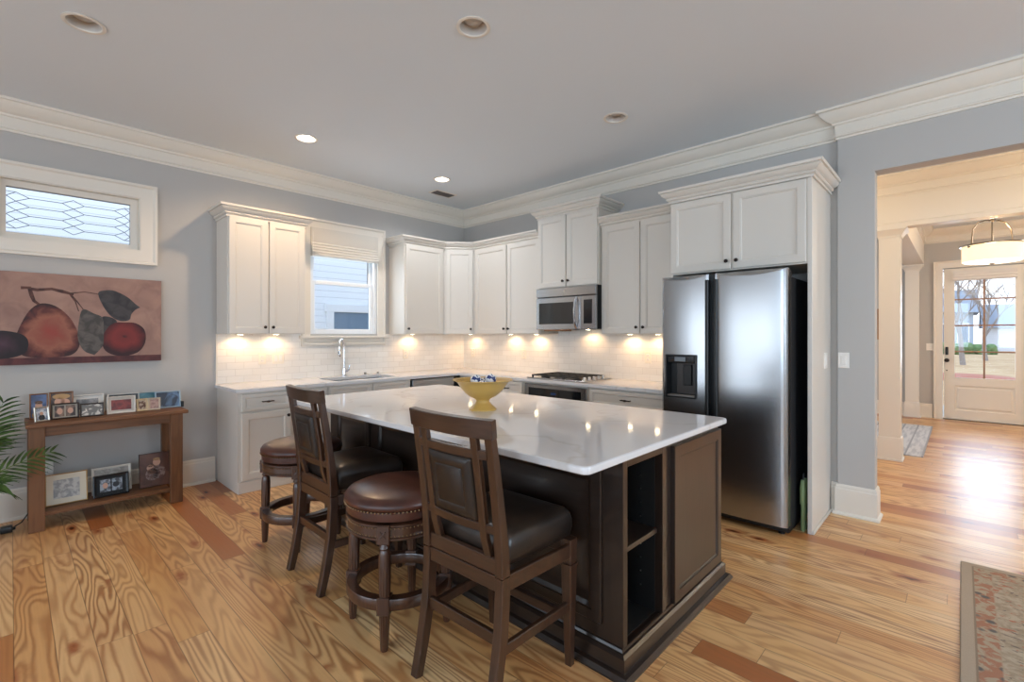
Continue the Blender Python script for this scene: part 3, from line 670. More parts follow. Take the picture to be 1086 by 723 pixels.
# folded green stool tucked between fridge and panel
t = thing('folded_stool', 'narrow folded green stool standing between the fridge and the white panel', 'stool', (4.345, -.56, 0))
MG = mat('green_plastic', s(136, 156, 108), .5)
for y in (-.60, -.545):
    m = MB(); m.tube([(4.345, y, .0), (4.345, y, .22), (4.347, y+.002, .27)], .013, 10); obj('leg', m, MG, t)
for y in (-.61, -.553):
    m = MB(); m.tube([(4.345, y, .19), (4.345, y+.002, .30), (4.345, y+.012, .36)], [.016, .019, .014], 10); obj('arm', m, MG, t)
m = MB(); m.tube([(4.345, -.60, .35), (4.345, -.585, .40), (4.345, -.565, .405), (4.345, -.545, .37)], .006, 8); obj('strap', m, M_black, t)

# ------------------------------------------------------------------ island
IX0, IX1, IY0, IY1 = 1.58, 4.15, -2.735, -1.68; IT = .884
t = thing('kitchen_island', 'dark espresso kitchen island base with open cubby shelves at its end', 'island', (2.86, -2.2, 0))
m = MB(); m.box(IX0, 3.62, IY0, IY1, 0, IT); m.box(3.62, IX1, IY0, -2.703, 0, IT); m.box(3.62, IX1, -2.384, IY1, 0, IT); m.box(3.62, IX1, -2.703, -2.384, .84, IT); m.box(3.62, IX1, -2.703, -2.384, 0, .095)
obj('carcass', m, M_island, t, smooth=False)
m = MB(); m.box(3.621, 3.63, -2.702, -2.385, .096, .839); m.box(3.63, 4.12, -2.702, -2.698, .096, .839); m.box(3.63, 4.12, -2.389, -2.385, .096, .839); m.box(3.63, 4.12, -2.698, -2.389, .096, .099); m.box(3.63, 4.12, -2.698, -2.389, .836, .839); cb = obj('cubby_dark_sheets', m, M_cubby, t, smooth=False)  # near-black sheets over the cubby's inner faces, darker than the carcass
m = MB()
for y in (-2.3885, -2.698):
    for x in (3.70, 4.05):
        for k in range(9): m.tube([(x, y, .2+.065*k), (x, y+(-.003 if y > -2.5 else .003), .2+.065*k)], .004, 8)
obj('shelf_pins', m, M_nickel, cb)
m = MB(); m.box(3.64, 4.135, -2.697, -2.39, .468, .49, .002); obj('shelf', m, M_island, t, ang=25)
FE = frame((IX1, 0, 0), (0, 1, 0), (1, 0, 0))
m = MB(); m.fbox(FE, -2.735, -2.70, .09, IT, 0, .008, .002); m.fbox(FE, -2.384, -2.345, .09, IT, 0, .008, .002); m.fbox(FE, -2.70, -2.384, .84, IT, 0, .008, .002); m.fbox(FE, -2.70, -2.384, .09, .10, 0, .008, .002); obj('face_frame', m, M_island, t, ang=25)
m = MB(); m.door(FE, -2.283, -1.685, .105, .855, 0, .022, .055, .008, .008); obj('end_panel', m, M_island, t, ang=25)
FS = FB(IY0)
for a, b in ((1.68, 2.18), (2.26, 3.12), (3.20, 4.06)):
    m = MB(); m.door(FS, a, b, .17, .83, 0, .016, .05, .012, .02, raised=1); obj('side_panel', m, M_islandx, t, ang=25)
FK = frame((0, IY1, 0), (-1, 0, 0), (0, 1, 0))
for k in range(4):
    a = -4.11+.635*k; m = MB(); m.door(FK, a, a+.61, .12, .86); d = obj('door', m, M_island, t, ang=25); knob(FK, a+(.03 if k % 2 else .58), .80, .02, d)
m = MB(); m.sweep([(IX0, IY0), (IX1, IY0), (IX1, IY1), (IX0, IY1)], [(0, 0), (.062, 0), (.062, .008), (.05, .024), (.036, .028), (.032, .03), (.032, .082), (.02, .092), (.012, .094), (.008, .104), (0, .106)], closed=True); obj('base_moulding', m, M_islandx, t, ang=25)

def rrect(x0, x1, y0, y1, r, n=6):
    out = []
    for cx, cy, a0 in ((x1-r, y1-r, 0), (x0+r, y1-r, 90), (x0+r, y0+r, 180), (x1-r, y0+r, 270)):
        for k in range(n+1): a = R(a0+90*k/n); out.append((cx+r*math.cos(a), cy+r*math.sin(a)))
    return out
def slab(mb, x0, x1, y0, y1, r, lv, n=6):
    return mb.quadloop([[(x, y, z) for x, y in rrect(x0+c, x1-c, y0+c, y1-c, max(r-c, .004), n)] for c, z in lv])
m = MB(); slab(m, 1.545, 4.195, -3.047, -1.64, .035, [(.004, .884), (0, .888), (0, .905), (.002, .911), (.008, .914)])
o = obj('island_countertop', m, M_quartz, ang=25); tag(o, 'large white quartz slab on the dark island', 'countertop')

# pedestal bowl with china balls
BX, BY, BZ = 2.96, -2.40, .914
t = thing('pedestal_bowl', 'yellow pedestal bowl standing on the island top', 'bowl', (BX, BY, BZ)); MY = mat('yellow_glaze', s(196, 158, 84), .35)
prof = [(.086, 0), (.087, .006), (.08, .012), (.06, .03), (.046, .045), (.041, .058), (.05, .07), (.086, .088), (.115, .112), (.14, .142), (.155, .165), (.172, .182), (.19, .188), (.189, .192), (.168, .186), (.148, .165), (.13, .138), (.1, .108), (.05, .085), (.01, .08)]
m = MB(); n = 48
m.quadloop([[(BX+r*math.cos(2*PI*k/n)*(1+(.05*max(0, math.cos(4*PI*k/n-.6))**8 if r > .165 else 0)), BY+r*math.sin(2*PI*k/n), BZ+z) for k in range(n)] for r, z in prof[:12]+prof[12:]]); obj('bowl_body', m, MY, t, ang=60)
MBW = blot_material('blue_white_china', s(226, 228, 232), s(52, 66, 112), 42, .15, .5, .53)
tx, ty = .726, .688
balls = [(-.043, -.01, .185, 'leftmost blue-and-white china ball in the yellow bowl'), (.05, .01, .19, 'rightmost blue-and-white china ball in the yellow bowl'), (.005, -.06, .155, 'blue-and-white china ball low at the near side of the yellow bowl'), (.0, .07, .16, 'blue-and-white china ball at the far side of the yellow bowl')]
for a, b, z, lb in balls:
    m = MB(); m.ball((0, 0, 0), .036, u=24, v=16); o = obj('china_ball', m, MBW); o.location = (BX+a*tx-b*ty, BY+a*ty+b*tx, BZ+z); tag(o, lb, 'ball', 'china balls in the bowl')

# ------------------------------------------------------------------ counter chairs
def make_chair(label):
    t = thing('counter_chair', label, 'chair', (0, 0, 0), 'dark wood counter chairs'); hw = .225; yb = lambda z: -.205 if z < .55 else -.205-.075*((z-.55)/.54)**1.3
    # rear legs and posts in one sweep
    for sg in (-1, 1):
        m = MB(); pts = [(sg*(hw-.02), -.275, 0), (sg*(hw-.02), -.245, .13), (sg*(hw-.02), -.215, .30), (sg*(hw-.02), -.205, .455), (sg*(hw-.02), -.205, .513)]
        m.beam(pts, .04, [.036, .04, .044, .045, .045]); obj('leg', m, M_chair, t, ang=25)
        m = MB(); pts = [(sg*(hw-.02), yb(z), z) for z in (.517, .6, .7, .8, .9, 1.0, 1.085)]
        m.beam(pts, .04, [.045, .042, .036, .032, .03, .028, .027]); obj('back_post', m, M_chair, t, ang=25)
    for sg in (-1, 1):
        m = MB(); x = sg*.222; m.beam([(x, .195, 0), (x, .192, .1), (x, .19, .42)], [.03, .034, .05], [.03, .034, .05]); m.beam([(x, .19, .42), (x, .19, .43)], .056, .056); m.beam([(x, .19, .43), (x, .19, .445)], .042, .042); m.beam([(x, .19, .445), (x, .19, .535)], .05, .05); obj('leg', m, M_chair, t, ang=25)
    m = MB()
    m.beam([(-hw+.03, -.208, .485), (hw-.03, -.208, .485)], .056, .026, (0, 0, 1)); m.beam([(-.2, .20, .495), (.2, .20, .495)], .065, .024, (0, 0, 1))
    for sg in (-1, 1): m.beam([(sg*(hw-.016), -.19, .488), (sg*.232, .17, .488)], .058, .024, (0, 0, 1))
    obj('apron', m, M_chairx, t, ang=25)
    m = MB(); m.beam([(-hw+.035, -.207, .545), (hw-.035, -.207, .545)], .058, .026, (0, 0, 1)); obj('back_board', m, M_chairx, t, ang=25)
    m = MB(); m.beam([(-hw+.03, -.215, .285), (hw-.03, -.215, .285)], .045, .022, (0, 0, 1)); obj('stretcher', m, M_chairx, t, ang=25)
    m = MB(); m.beam([(-.2, .19, .20), (.2, .19, .20)], .04, .024, (0, 0, 1)); obj('stretcher', m, M_chairx, t, ang=25)
    for sg in (-1, 1):
        m = MB(); m.beam([(sg*(hw-.018), -.20, .25), (sg*.222, .17, .25)], .04, .022, (0, 0, 1)); obj('stretcher', m, M_chair, t, ang=25)
    cv = lambda x: -.026*(1-(x/hw)**2)
    def rail(z0, z1, nm, th=.024, ext=.0):
        m = MB(); xs = [(-hw+ext)+(2*hw-2*ext)*k/10 for k in range(11)]; zc = (z0+z1)/2
        m.beam([(x, yb(zc)+cv(x), zc) for x in xs], z1-z0, th, (0, -.14, 1)); return obj(nm, m, M_chairx, t, ang=25)
    rail(1.022, 1.092, 'top_rail', .03, -.004); rail(.943, .978, 'back_rail', .02, .035); rail(.668, .703, 'back_rail', .02, .035)
    for x in (-.14, .14):
        m = MB(); m.beam([(x, yb(z)+cv(x)*(z > .6), z) for z in (.57, .65, .8, .95, 1.03)], .036, .022); obj('slat', m, M_chair, t, ang=25)
    m = MB(); zs = [.702, .72, .76, .82, .88, .92, .944]; loops = []
    for dy, sx, sz in ((-.016, .086, .0), (-.026, .096, 0.0), (.0, .1, 0), (.024, .094, 0), (.030, .08, .01)):
        pass
    def panel_ring(inset, dn):
        pts = []
        for u, v in rrect(-.12+inset, .12-inset, .703+inset, .943-inset, max(.012-inset, .004), 3): pts.append((u, yb(v)+cv(u)+dn, v))
        return pts
    m.quadloop([panel_ring(.05, -.020), panel_ring(.046, -.017), panel_ring(.042, -.020), panel_ring(.008, -.017), panel_ring(0, -.008), panel_ring(0, .008), panel_ring(.012, .022), panel_ring(.05, .028)]); obj('back_pad', m, M_leather, t, ang=50)
    m = MB(); L = []
    for c, z in ((.012, .528), (.0, .538), (-.006, .57), (-.006, .605), (.0, .63), (.012, .648), (.04, .660), (.1, .668)):
        L.append([(x*(1+.09*(y+.2)/.4), y, z) for x, y in rrect(-.198+c, .198-c, -.178+c, .226-c, .03 if c < .05 else .05, 5)])
    m.quadloop(L); obj('seat_cushion', m, M_leather, t, ang=60)
    return t
ch = make_chair('nearest dark wood counter chair, at the island corner beside the cubby shelves')
ch.location = (3.745, -3.035, 0); ch.rotation_euler.z = R(2)
c2 = dup(ch); c2.location = (2.487, -3.045, 0); c2.rotation_euler.z = R(-1)
c2['label'] = 'dark wood counter chair standing between the two round leather stools'

# ------------------------------------------------------------------ round swivel stools
def make_stool(label):
    t = thing('swivel_stool', label, 'stool', (0, 0, 0), 'round leather swivel stools'); o0 = (0, 0, 0)
    m = MB(); m.lathe(o0, [(.235, .563), (.247, .568), (.25, .60), (.249, .607)], 48); obj('seat_band', m, M_rleather, t, ang=50)
    m = MB(); m.lathe(o0, [(.246, .607), (.256, .618), (.255, .634), (.243, .650), (.21, .664), (.15, .673), (.07, .678), (.01, .679)], 48); obj('seat_cushion', m, M_rleather, t, ang=60)
    m = MB()
    for k in range(90):
        a = 2*PI*k/90; m.ball((.2525*math.cos(a), .2525*math.sin(a), .608), .0055, (1, 1, 1), 6, 4)
    obj('nailhead_trim', m, M_nail, t)
    m = MB(); m.lathe(o0, [(.19, .55), (.19, .565)], 32); obj('swivel_plate', m, M_black, t, ang=50)
    m = MB(); m.lathe(o0, [(.20, .482), (.24, .482), (.247, .487), (.247, .494), (.241, .498), (.241, .54), (.247, .545), (.247, .552), (.24, .556), (.2, .556)], 48); obj('apron', m, M_stool, t, ang=40)
    m = MB()
    for z in (.502, .536):
        for k in range(90): a = 2*PI*k/90; m.ball((.242*math.cos(a), .242*math.sin(a), z), .0042, (1, 1, 1), 6, 4)
    obj('apron_nailheads', m, M_nail, t)
    for k in range(4):
        a = PI/2*k; q = frame((0, 0, 0), (-math.sin(a), math.cos(a), 0), (math.cos(a), math.sin(a), 0))
        m = MB(); m.fbox(q, -.03, .03, .472, .556, .19, .257, .004)
        m.tube([q(-.012, .5, .257), q(.012, .53, .259)], .004, 6); m.tube([q(.012, .5, .257), q(-.012, .53, .259)], .004, 6)
        prof = [(.024, .475), (.019, .468), (.022, .46), (.026, .45), (.019, .442), (.024, .43), (.0275, .40), (.027, .30), (.025, .24)]
        def flute(pr, z, c=.224):
            return [q(0, 0, c)[0:1] + q(0, 0, c)[1:2] + (0,)]
        def leg(prof, rc):
            loops = []
            for r, z in prof:
                cx, cy, _ = q(0, 0, rc(z)); loops.append([(cx+r*(1-.09*(j % 2)*(z < .43))*math.cos(2*PI*j/24), cy+r*(1-.09*(j % 2)*(z < .43))*math.sin(2*PI*j/24), z) for j in range(24)])
            return loops
        rc = lambda z: .224+.008*(1-z/.47)
        m.quadloop(leg(prof, rc)); m.fbox(q, -.028, .028, .163, .24, .2, .258, .004)
        m.quadloop(leg([(.026, .165), (.024, .15), (.019, .03), (.016, .0)], rc)); obj('leg', m, M_stool, t, ang=40)
    m = MB(); m.lathe(o0, [(.2, .178), (.243, .178), (.246, .184), (.246, .222), (.243, .228), (.2, .228), (.197, .222), (.197, .184), (.2, .178)], 56, cap=False); obj('foot_ring', m, M_stool, t, ang=40)
    return t
st = make_stool('round brown leather stool between the two counter chairs, nearer the camera')
st.location = (3.167, -3.148, 0); st.rotation_euler.z = R(-49.5)
s2 = dup(st); s2.location = (1.883, -3.081, 0); s2.rotation_euler.z = R(-120)
s2['label'] = 'round brown leather stool farthest from the camera, by the white end cabinet'

# ------------------------------------------------------------------ fruit picture
t = thing('fruit_picture', 'wide unframed canvas of a pear, apple and plum on the left wall', 'picture', (.003, -4.11, 1.16)); F = FA(0)
MC = blot_material('gilded_canvas', s(134, 100, 90), s(164, 128, 112), 7, .5, .3, .7)
m = MB(); m.fbox(F, -4.68, -3.54, 1.16, 1.86, .003, .032, .002); cv = obj('canvas', m, MC, t, ang=25)
def flat(nm, pts, mt, n0, c=None, k=1):
    """smooth closed outline in the picture plane, a paint-thick shape with its own origin"""
    P = [Vector(p) for p in pts]; out = []; n = len(P)
    for i in range(n):
        a, b, d, e = P[i-1], P[i], P[(i+1) % n], P[(i+2) % n]
        for q in range(k):
            u = q/k; out.append(.5*((2*b)+(d-a)*u+(2*a-5*b+4*d-e)*u*u+(3*b-a-3*d+e)*u**3))
    c = c or (sum((p.x for p in out))/len(out), sum((p.y for p in out))/len(out))
    m = MB(); m.prism([(p.x-c[0], p.y-c[1]) for p in out], frame((0, 0, 0), (0, 1, 0), (1, 0, 0)), 0, .0012)
    o = obj(nm, m, mt, cv, smooth=False); o.location = (n0, c[0], c[1]); return o
MP = spot_gradient('painted_pear', [(.1, s(142, 62, 54)), (.35, s(138, 76, 62)), (.6, s(146, 90, 72)), (.85, s(92, 44, 40)), (1, s(52, 26, 28))], (.19, .21), nz=.7)
MA = spot_gradient('painted_apple', [(.0, s(66, 28, 30)), (.14, s(112, 40, 40)), (.5, s(124, 42, 40)), (.8, s(90, 30, 32)), (1, s(50, 20, 26))], (.15, .14), nz=.4)
MPL = spot_gradient('painted_plum', [(.0, s(76, 50, 64)), (.5, s(56, 34, 46)), (1, s(26, 18, 24))], (.1, .09), nz=.8)
ML = blot_material('painted_leaf', s(66, 62, 60), s(92, 86, 82), 16, .6); ML2 = blot_material('painted_dark_leaf', s(44, 42, 46), s(64, 60, 62), 12, .6); MBR = blot_material('painted_branch', s(60, 34, 30), s(90, 54, 46), 30, .6)
MLG = blot_material('painted_ledge', s(70, 34, 38), s(94, 48, 48), 9, .6)
m = MB(); m.fbox(F, -4.679, -3.541, 1.161, 1.212, .0321, .0328); obj('painted_ledge', m, MLG, cv, smooth=False)
flat('painted_leaf', [(-3.945, 1.515), (-3.9, 1.536), (-3.843, 1.496), (-3.88, 1.40), (-3.93, 1.36)], ML2, .0322, k=5)
flat('painted_pear', [(-4.286, 1.628), (-4.20, 1.60), (-4.12, 1.50), (-4.075, 1.36), (-4.085, 1.27), (-4.14, 1.22), (-4.26, 1.212), (-4.37, 1.22), (-4.428, 1.27), (-4.435, 1.34), (-4.40, 1.47), (-4.35, 1.58)], MP, .0325, (-4.24, 1.40), 5)
flat('painted_apple', [(-3.80, 1.49), (-3.72, 1.485), (-3.66, 1.43), (-3.652, 1.33), (-3.69, 1.25), (-3.76, 1.213), (-3.85, 1.213), (-3.92, 1.26), (-3.938, 1.35), (-3.905, 1.44), (-3.86, 1.485)], MA, .0327, (-3.795, 1.37), 5)
flat('painted_plum', [(-4.46, 1.412), (-4.39, 1.385), (-4.362, 1.33), (-4.38, 1.25), (-4.46, 1.213), (-4.56, 1.213), (-4.63, 1.25), (-4.65, 1.33), (-4.6, 1.39), (-4.53, 1.415)], MPL, .0329, None, 5)
flat('painted_leaf', [(-4.066, 1.57), (-4.043, 1.591), (-3.99, 1.56), (-3.935, 1.525), (-3.928, 1.42), (-3.93, 1.31), (-3.955, 1.26), (-3.986, 1.222), (-3.986, 1.222), (-4.05, 1.26), (-4.085, 1.36), (-4.08, 1.48)], ML, .0331, None, 4)
flat('painted_leaf', [(-3.962, 1.725), (-3.92, 1.752), (-3.86, 1.752), (-3.775, 1.705), (-3.72, 1.648), (-3.688, 1.62), (-3.688, 1.62), (-3.72, 1.60), (-3.748, 1.56), (-3.762, 1.512), (-3.82, 1.502), (-3.88, 1.54), (-3.93, 1.62)], ML2, .0331, None, 4)
m = MB()
for pts, r in (([(-4.402, 1.74), (-4.357, 1.743), (-4.345, 1.686), (-4.332, 1.644), (-4.29, 1.605)], [.011, .013, .012, .01, .007]), ([(-4.362, 1.735), (-4.312, 1.73), (-4.234, 1.742), (-4.176, 1.726), (-4.11, 1.706)], [.012, .011, .01, .013, .007]), ([(-4.132, 1.714), (-4.043, 1.731), (-3.957, 1.717)], [.005, .003, .003]), ([(-4.132, 1.707), (-4.099, 1.649), (-4.08, 1.574)], [.005, .004, .003]), ([(-4.127, 1.707), (-4.088, 1.649), (-4.05, 1.585)], [.005, .004, .003])):
    m2 = MB(); m2.tube([(0, y, z) for y, z in pts], r, 8)
    for v in m2.bm.verts: v.co.x = .0334+v.co.x*.04
    m.merge(m2.bm)
obj('painted_branch', m, MBR, cv)

# ------------------------------------------------------------------ console table
t = thing('console_table', 'rustic brown console table with a low shelf against the left wall', 'table', (.26, -3.91, 0))
m = MB(); m.box(.05, .485, -4.385, -3.435, .735, .762, .004); obj('tabletop', m, M_console, t, ang=25)
for y0, y1 in ((-4.37, -4.286), (-3.552, -3.468)):
    for x0, x1 in ((.41, .455), (.07, .115)):
        m = MB(); m.box(x0, x1, y0, y1, 0, .735, .003); obj('leg', m, M_consolez, t, ang=25)
m = MB(); m.box(.418, .44, -4.286, -3.552, .665, .735, .002); m.box(.085, .105, -4.286, -3.552, .665, .735, .002)
for y in (-4.34, -3.52): m.box(.115, .41, y-.011, y+.011, .665, .735, .002)
obj('apron', m, M_console, t, ang=25)
m = MB(); m.box(.09, .435, -4.286, -3.552, .10, .126, .002); m.box(.115, .41, -4.345, -4.32, .1, .126); m.box(.115, .41, -3.518, -3.493, .1, .126); obj('shelf', m, M_console, t, ang=25)

SK = mat('photo_skin', s(196, 150, 126), .4); HAIR = mat('photo_hair', s(92, 62, 44), .4)
def fm(nm, c, r=.4, metal=0): return mat(nm, c, r, metal)
def photo_frame(name, label, x, y, z, w_, h, lean, bw, col, photo, mattecol=None, mw=0, figures=(), rough=.4, metal=0, turn=0, dep=.014, panes=1, roll=0):
    """stands on its lower edge facing +x; w along world y"""
    t = thing(name, label, 'picture frame', (0, 0, 0)); t.location = (x, y, z); t.rotation_euler = (R(roll), 0, 0) if False else (0, 0, R(turn))
    F0_ = lambda u, v, n: (0+n*math.cos(R(lean))-(v)*math.sin(R(lean)), u, v*math.cos(R(lean))+n*math.sin(R(lean)))
    if roll:
        Fr = F0_; cr_, sr_ = math.cos(R(roll)), math.sin(R(roll)); F = lambda u, v, n: Fr((u+w_/2)*cr_-v*sr_-w_/2, (u+w_/2)*sr_+v*cr_, n)
    else: F = F0_
    prof = [(0, 0), (0, dep), (bw*.35, dep+.003), (bw, dep-.002), (bw, 0)]
    m = MB(); loops = []
    for u, v, su, sv in ((-w_/2, 0, 1, 1), (w_/2, 0, -1, 1), (w_/2, h, -1, -1), (-w_/2, h, 1, -1)): loops.append([F(u+su*p, v+sv*p, n) for p, n in prof])
    loops.append(loops[0]); m.quadloop(loops, False, False); fo = obj('frame', m, fm('frame_finish', col, rough, metal), t, ang=25)
    m = MB(); m.fbox(F, -w_/2+bw*.5, w_/2-bw*.5, bw*.5, h-bw*.5, 0, .006); obj('mount', m, mat('mount_board', mattecol or s(60, 50, 44), .7), t, smooth=False)
    m = MB(); a, b, c, d = -w_/2+bw+mw, w_/2-bw-mw, bw+mw, h-bw-mw
    if panes == 1: m.fbox(F, a, b, c, d, .006, .007)
    else:
        g = (b-a)/panes
        for k in range(panes): m.fbox(F, a+g*k+.004, a+g*(k+1)-.004, c, d, .006, .007)
    ph = obj('photo', m, photo, t, smooth=False)
    for (u, v, rx, rz, mt) in figures:
        m = MB(); P = [(a+(b-a)*u+rx*math.cos(2*PI*k/20), c+(d-c)*v+rz*math.sin(2*PI*k/20)) for k in range(20)]; m.prism(P, F, .007, .0074); obj('pictured_figure', m, mt, ph, smooth=False)
    m = MB(); m.beam([F(0, h*.6, 0), (-h*.6*math.sin(R(lean))-.045 if lean > 4 else -.04, 0, .002)], .03, .003, (0, 1, 0), .0005); 
    if not roll: obj('easel_leg', m, M_black, t, smooth=False)
    else: m.bm.free()
    return t
TZ = .762
DK = mat('photo_dark_cloth', s(40, 38, 44), .5); BLUEC = mat('photo_blue_cloth', s(70, 90, 140), .5); GOLDH = mat('photo_blond', s(178, 140, 92), .5); STRIPE = blot_material('photo_striped_cloth', s(90, 60, 52), s(130, 110, 104), 60)
photo_frame('photo_frame', 'portrait photo with a blue backdrop at the left end of the console top', .17, -4.31, TZ, .10, .185, 10, .008, s(134, 92, 60), blot_material('photo_blue', s(92, 110, 150), s(66, 80, 112), 14), figures=[(.5, .12, .036, .03, GOLDH), (.5, .52, .020, .026, SK), (.5, .66, .022, .013, HAIR)])
photo_frame('photo_frame', 'small silver frame with a black stand in front of the blue-backdrop portrait', .35, -4.30, TZ, .082, .105, 12, .010, s(200, 190, 176), blot_material('photo_pale', s(206, 206, 210), s(120, 130, 150), 40), figures=[(.5, .2, .018, .022, DK), (.5, .55, .010, .013, SK)], metal=.6, rough=.3, turn=18)
photo_frame('photo_frame', 'wood-framed photo of two smiling faces, second from the left in the back row',   .185, -4.188, TZ, .135, .19, 10, .010, s(128, 84, 52), blot_material('photo_brown', s(70, 58, 56), s(104, 80, 66), 25), figures=[(.42, .6, .030, .035, SK), (.68, .55, .028, .033, SK), (.5, .85, .05, .02, GOLDH), (.5, .16, .055, .034, BLUEC)])
photo_frame('photo_frame', 'dark double frame with two portraits leaning in the front row', .31, -4.175, TZ, .155, .115, 12, .009, s(52, 40, 34), blot_material('photo_portrait_pair', s(130, 104, 88), s(60, 46, 42), 22), s(160, 150, 136), .008, figures=[(.26, .5, .016, .024, SK), (.74, .5, .016, .022, SK)], panes=2)
photo_frame('photo_frame', 'wide white frame with a grey photo standing behind the dark silver-flowered frame', .125, -4.035, TZ, .2, .15, 8, .012, s(226, 220, 212), blot_material('photo_grey', s(150, 146, 144), s(104, 102, 104), 22), s(224, 218, 210), .022)
photo_frame('photo_frame', 'dark frame with a silvery floral picture at the middle of the front row', .32, -4.025, TZ, .138, .10, 10, .009, s(58, 50, 46), blot_material('photo_floral', s(112, 106, 100), s(206, 196, 184), 38, .4, .52, .6))
photo_frame('photo_frame', 'white-edged frame with a dark photo behind the red one', .14, -3.812, TZ, .205, .14, 8, .008, s(220, 216, 210), blot_material('photo_black', s(36, 34, 34), s(84, 82, 80), 20))
photo_frame('photo_frame', 'white frame with a deep red photo at the front of the console top', .30, -3.847, TZ, .18, .135, 10, .012, s(214, 206, 196), blot_material('photo_red', s(134, 48, 40), s(98, 30, 28), 30), s(196, 188, 178), .016)
photo_frame('photo_frame', 'small cream frame with a dark brown photo, left half of a pair', .285, -3.712, TZ, .076, .10, 10, .008, s(214, 190, 152), blot_material('photo_umber', s(96, 62, 44), s(190, 170, 150), 40), s(206, 184, 148), .006, turn=8)
photo_frame('photo_frame', 'small cream frame with a pale rosy photo, right half of a pair', .285, -3.632, TZ, .082, .10, 10, .008, s(206, 190, 170), blot_material('photo_rose', s(186, 150, 136), s(150, 112, 104), 40), s(200, 180, 160), .006, turn=-8)
photo_frame('photo_frame', 'teal photo standing at the back behind the small cream pair', .14, -3.655, TZ, .12, .135, 8, .006, s(150, 176, 182), blot_material('photo_teal', s(70, 120, 132), s(96, 146, 152), 14))
photo_frame('photo_frame', 'blue photo in a pale blue frame at the right end of the console top', .23, -3.528, TZ, .18, .142, 9, .010, s(168, 188, 202), blot_material('photo_sea', s(26, 34, 54), s(120, 150, 186), 9, .4, .45, .6))
m = MB(); m.box(.22, .26, -3.438, -3.426+.006, TZ, TZ+.05, .003); tag(obj('small_box', m, M_black, None, ang=25), 'tiny black box at the right end of the console top', 'box')
SZ = .126
photo_frame('photo_frame', 'large gold-edged frame with a cream mat tilting on the low shelf of the console', .30, -4.165, SZ+.0, .235, .225, 14, .007, s(186, 148, 96), blot_material('photo_sketch', s(150, 148, 146), s(196, 192, 186), 30), s(222, 212, 192), .038)
photo_frame('photo_frame', 'white frame standing on the low shelf behind the black double frame', .22, -3.895, SZ, .245, .205, 12, .016, s(222, 214, 202), blot_material('photo_blank', s(170, 160, 150), s(140, 130, 120), 20))
photo_frame('photo_frame', 'black double frame leaning in front of the white frame on the low shelf', .315, -3.91, SZ, .215, .165, 12, .018, s(24, 24, 26), blot_material('photo_couple', s(150, 158, 168), s(70, 70, 76), 34), s(24, 24, 26), .018, figures=[(.25, .5, .016, .022, SK), (.7, .5, .02, .02, DK)], panes=2)
photo_frame('photo_frame', 'unframed brown print of two hugging children at the right of the low shelf', .28, -3.628, SZ, .205, .275, 9, .004, s(70, 46, 36), blot_material('photo_sepia', s(82, 52, 42), s(104, 68, 54), 9), figures=[(.42, .36, .046, .05, STRIPE), (.62, .42, .052, .055, STRIPE), (.36, .56, .024, .028, SK), (.58, .72, .026, .031, SK), (.36, .64, .024, .014, HAIR), (.58, .81, .024, .012, GOLDH), (.45, .42, .03, .012, SK)])

# ------------------------------------------------------------------ palm, plug, outlets, switches
PX, PY = .42, -4.80
t = thing('potted_palm', 'green potted palm whose fronds reach in at the left edge beside the console', 'plant', (PX, PY, 0))
m = MB(); m.lathe((PX, PY, 0), [(.12, 0), (.13, .02), (.165, .24), (.18, .25), (.18, .28), (.165, .28), (.16, .25), (.02, .25)], 32); obj('pot', m, M_pot, t, ang=40)
m = MB(); m.lathe((PX, PY, .245), [(.159, 0), (.159, .015), (.01, .02)], 24); obj('soil', m, M_soil, t)
def frond(tip, ctrl, L=.2, seed=1):
    rnd = random.Random(seed); b0 = Vector((PX, PY, .26)); c = Vector(ctrl); e = Vector(tip); pts = [(1-u)**2*b0+2*u*(1-u)*c+u*u*e for u in [k/36 for k in range(37)]]; n_ = 36
    m = MB(); m.tube(pts, [.006-.0045*k/n_ for k in range(37)], 6); rach = m
    lf = MB()
    for k in range(10, n_+1, 2):
        p = pts[k]; tg = (pts[min(k+1, n_)]-pts[k-1]).normalized(); s0 = tg.cross(Vector((0, 0, 1))).normalized(); u0 = s0.cross(tg); side = (s0*.45+u0*.9).normalized(); up = side.cross(tg)
        for sg in (-1, 1):
            ln = L*(.5+.6*math.sin(PI*(k-7)/(n_-5)))*(.9+.2*rnd.random()); d = (side*sg*.72+tg*.8+up*.12).normalized(); nrm = d.cross(up).normalized()
            q = []
            for u, w_ in ((0, .0025), (.25, .0085), (.55, .0075), (.85, .0035), (1, .0006)):
                ctr = p+d*ln*u+Vector((0, 0, -.30*ln*u*u)); q.append((ctr-nrm*w_, ctr+Vector((0, 0, -.002)), ctr+nrm*w_, ctr+Vector((0, 0, .0015))))
            lf.quadloop(q)
    f = obj('frond', lf, M_leaf, t, ang=60); obj('stem', rach, M_stemm, f)
for i, (tip, ctrl, L) in enumerate([((.64, -4.27, .585), (.55, -4.60, .48), .15), ((.37, -4.49, .92), (.40, -4.60, .60), .22), ((.52, -4.50, .40), (.47, -4.64, .46), .18), ((.46, -4.52, .80), (.43, -4.62, .55), .22), ((.30, -4.53, .66), (.34, -4.66, .55), .2), ((.8, -4.9, .8), (.6, -4.85, .8), .18), ((.25, -5.2, .85), (.35, -5.0, .8), .18), ((.55, -5.2, .6), (.5, -5.0, .7), .18), ((.42, -4.78, 1.15), (.42, -4.8, .8), .16)]): frond(tip, ctrl, L, i)

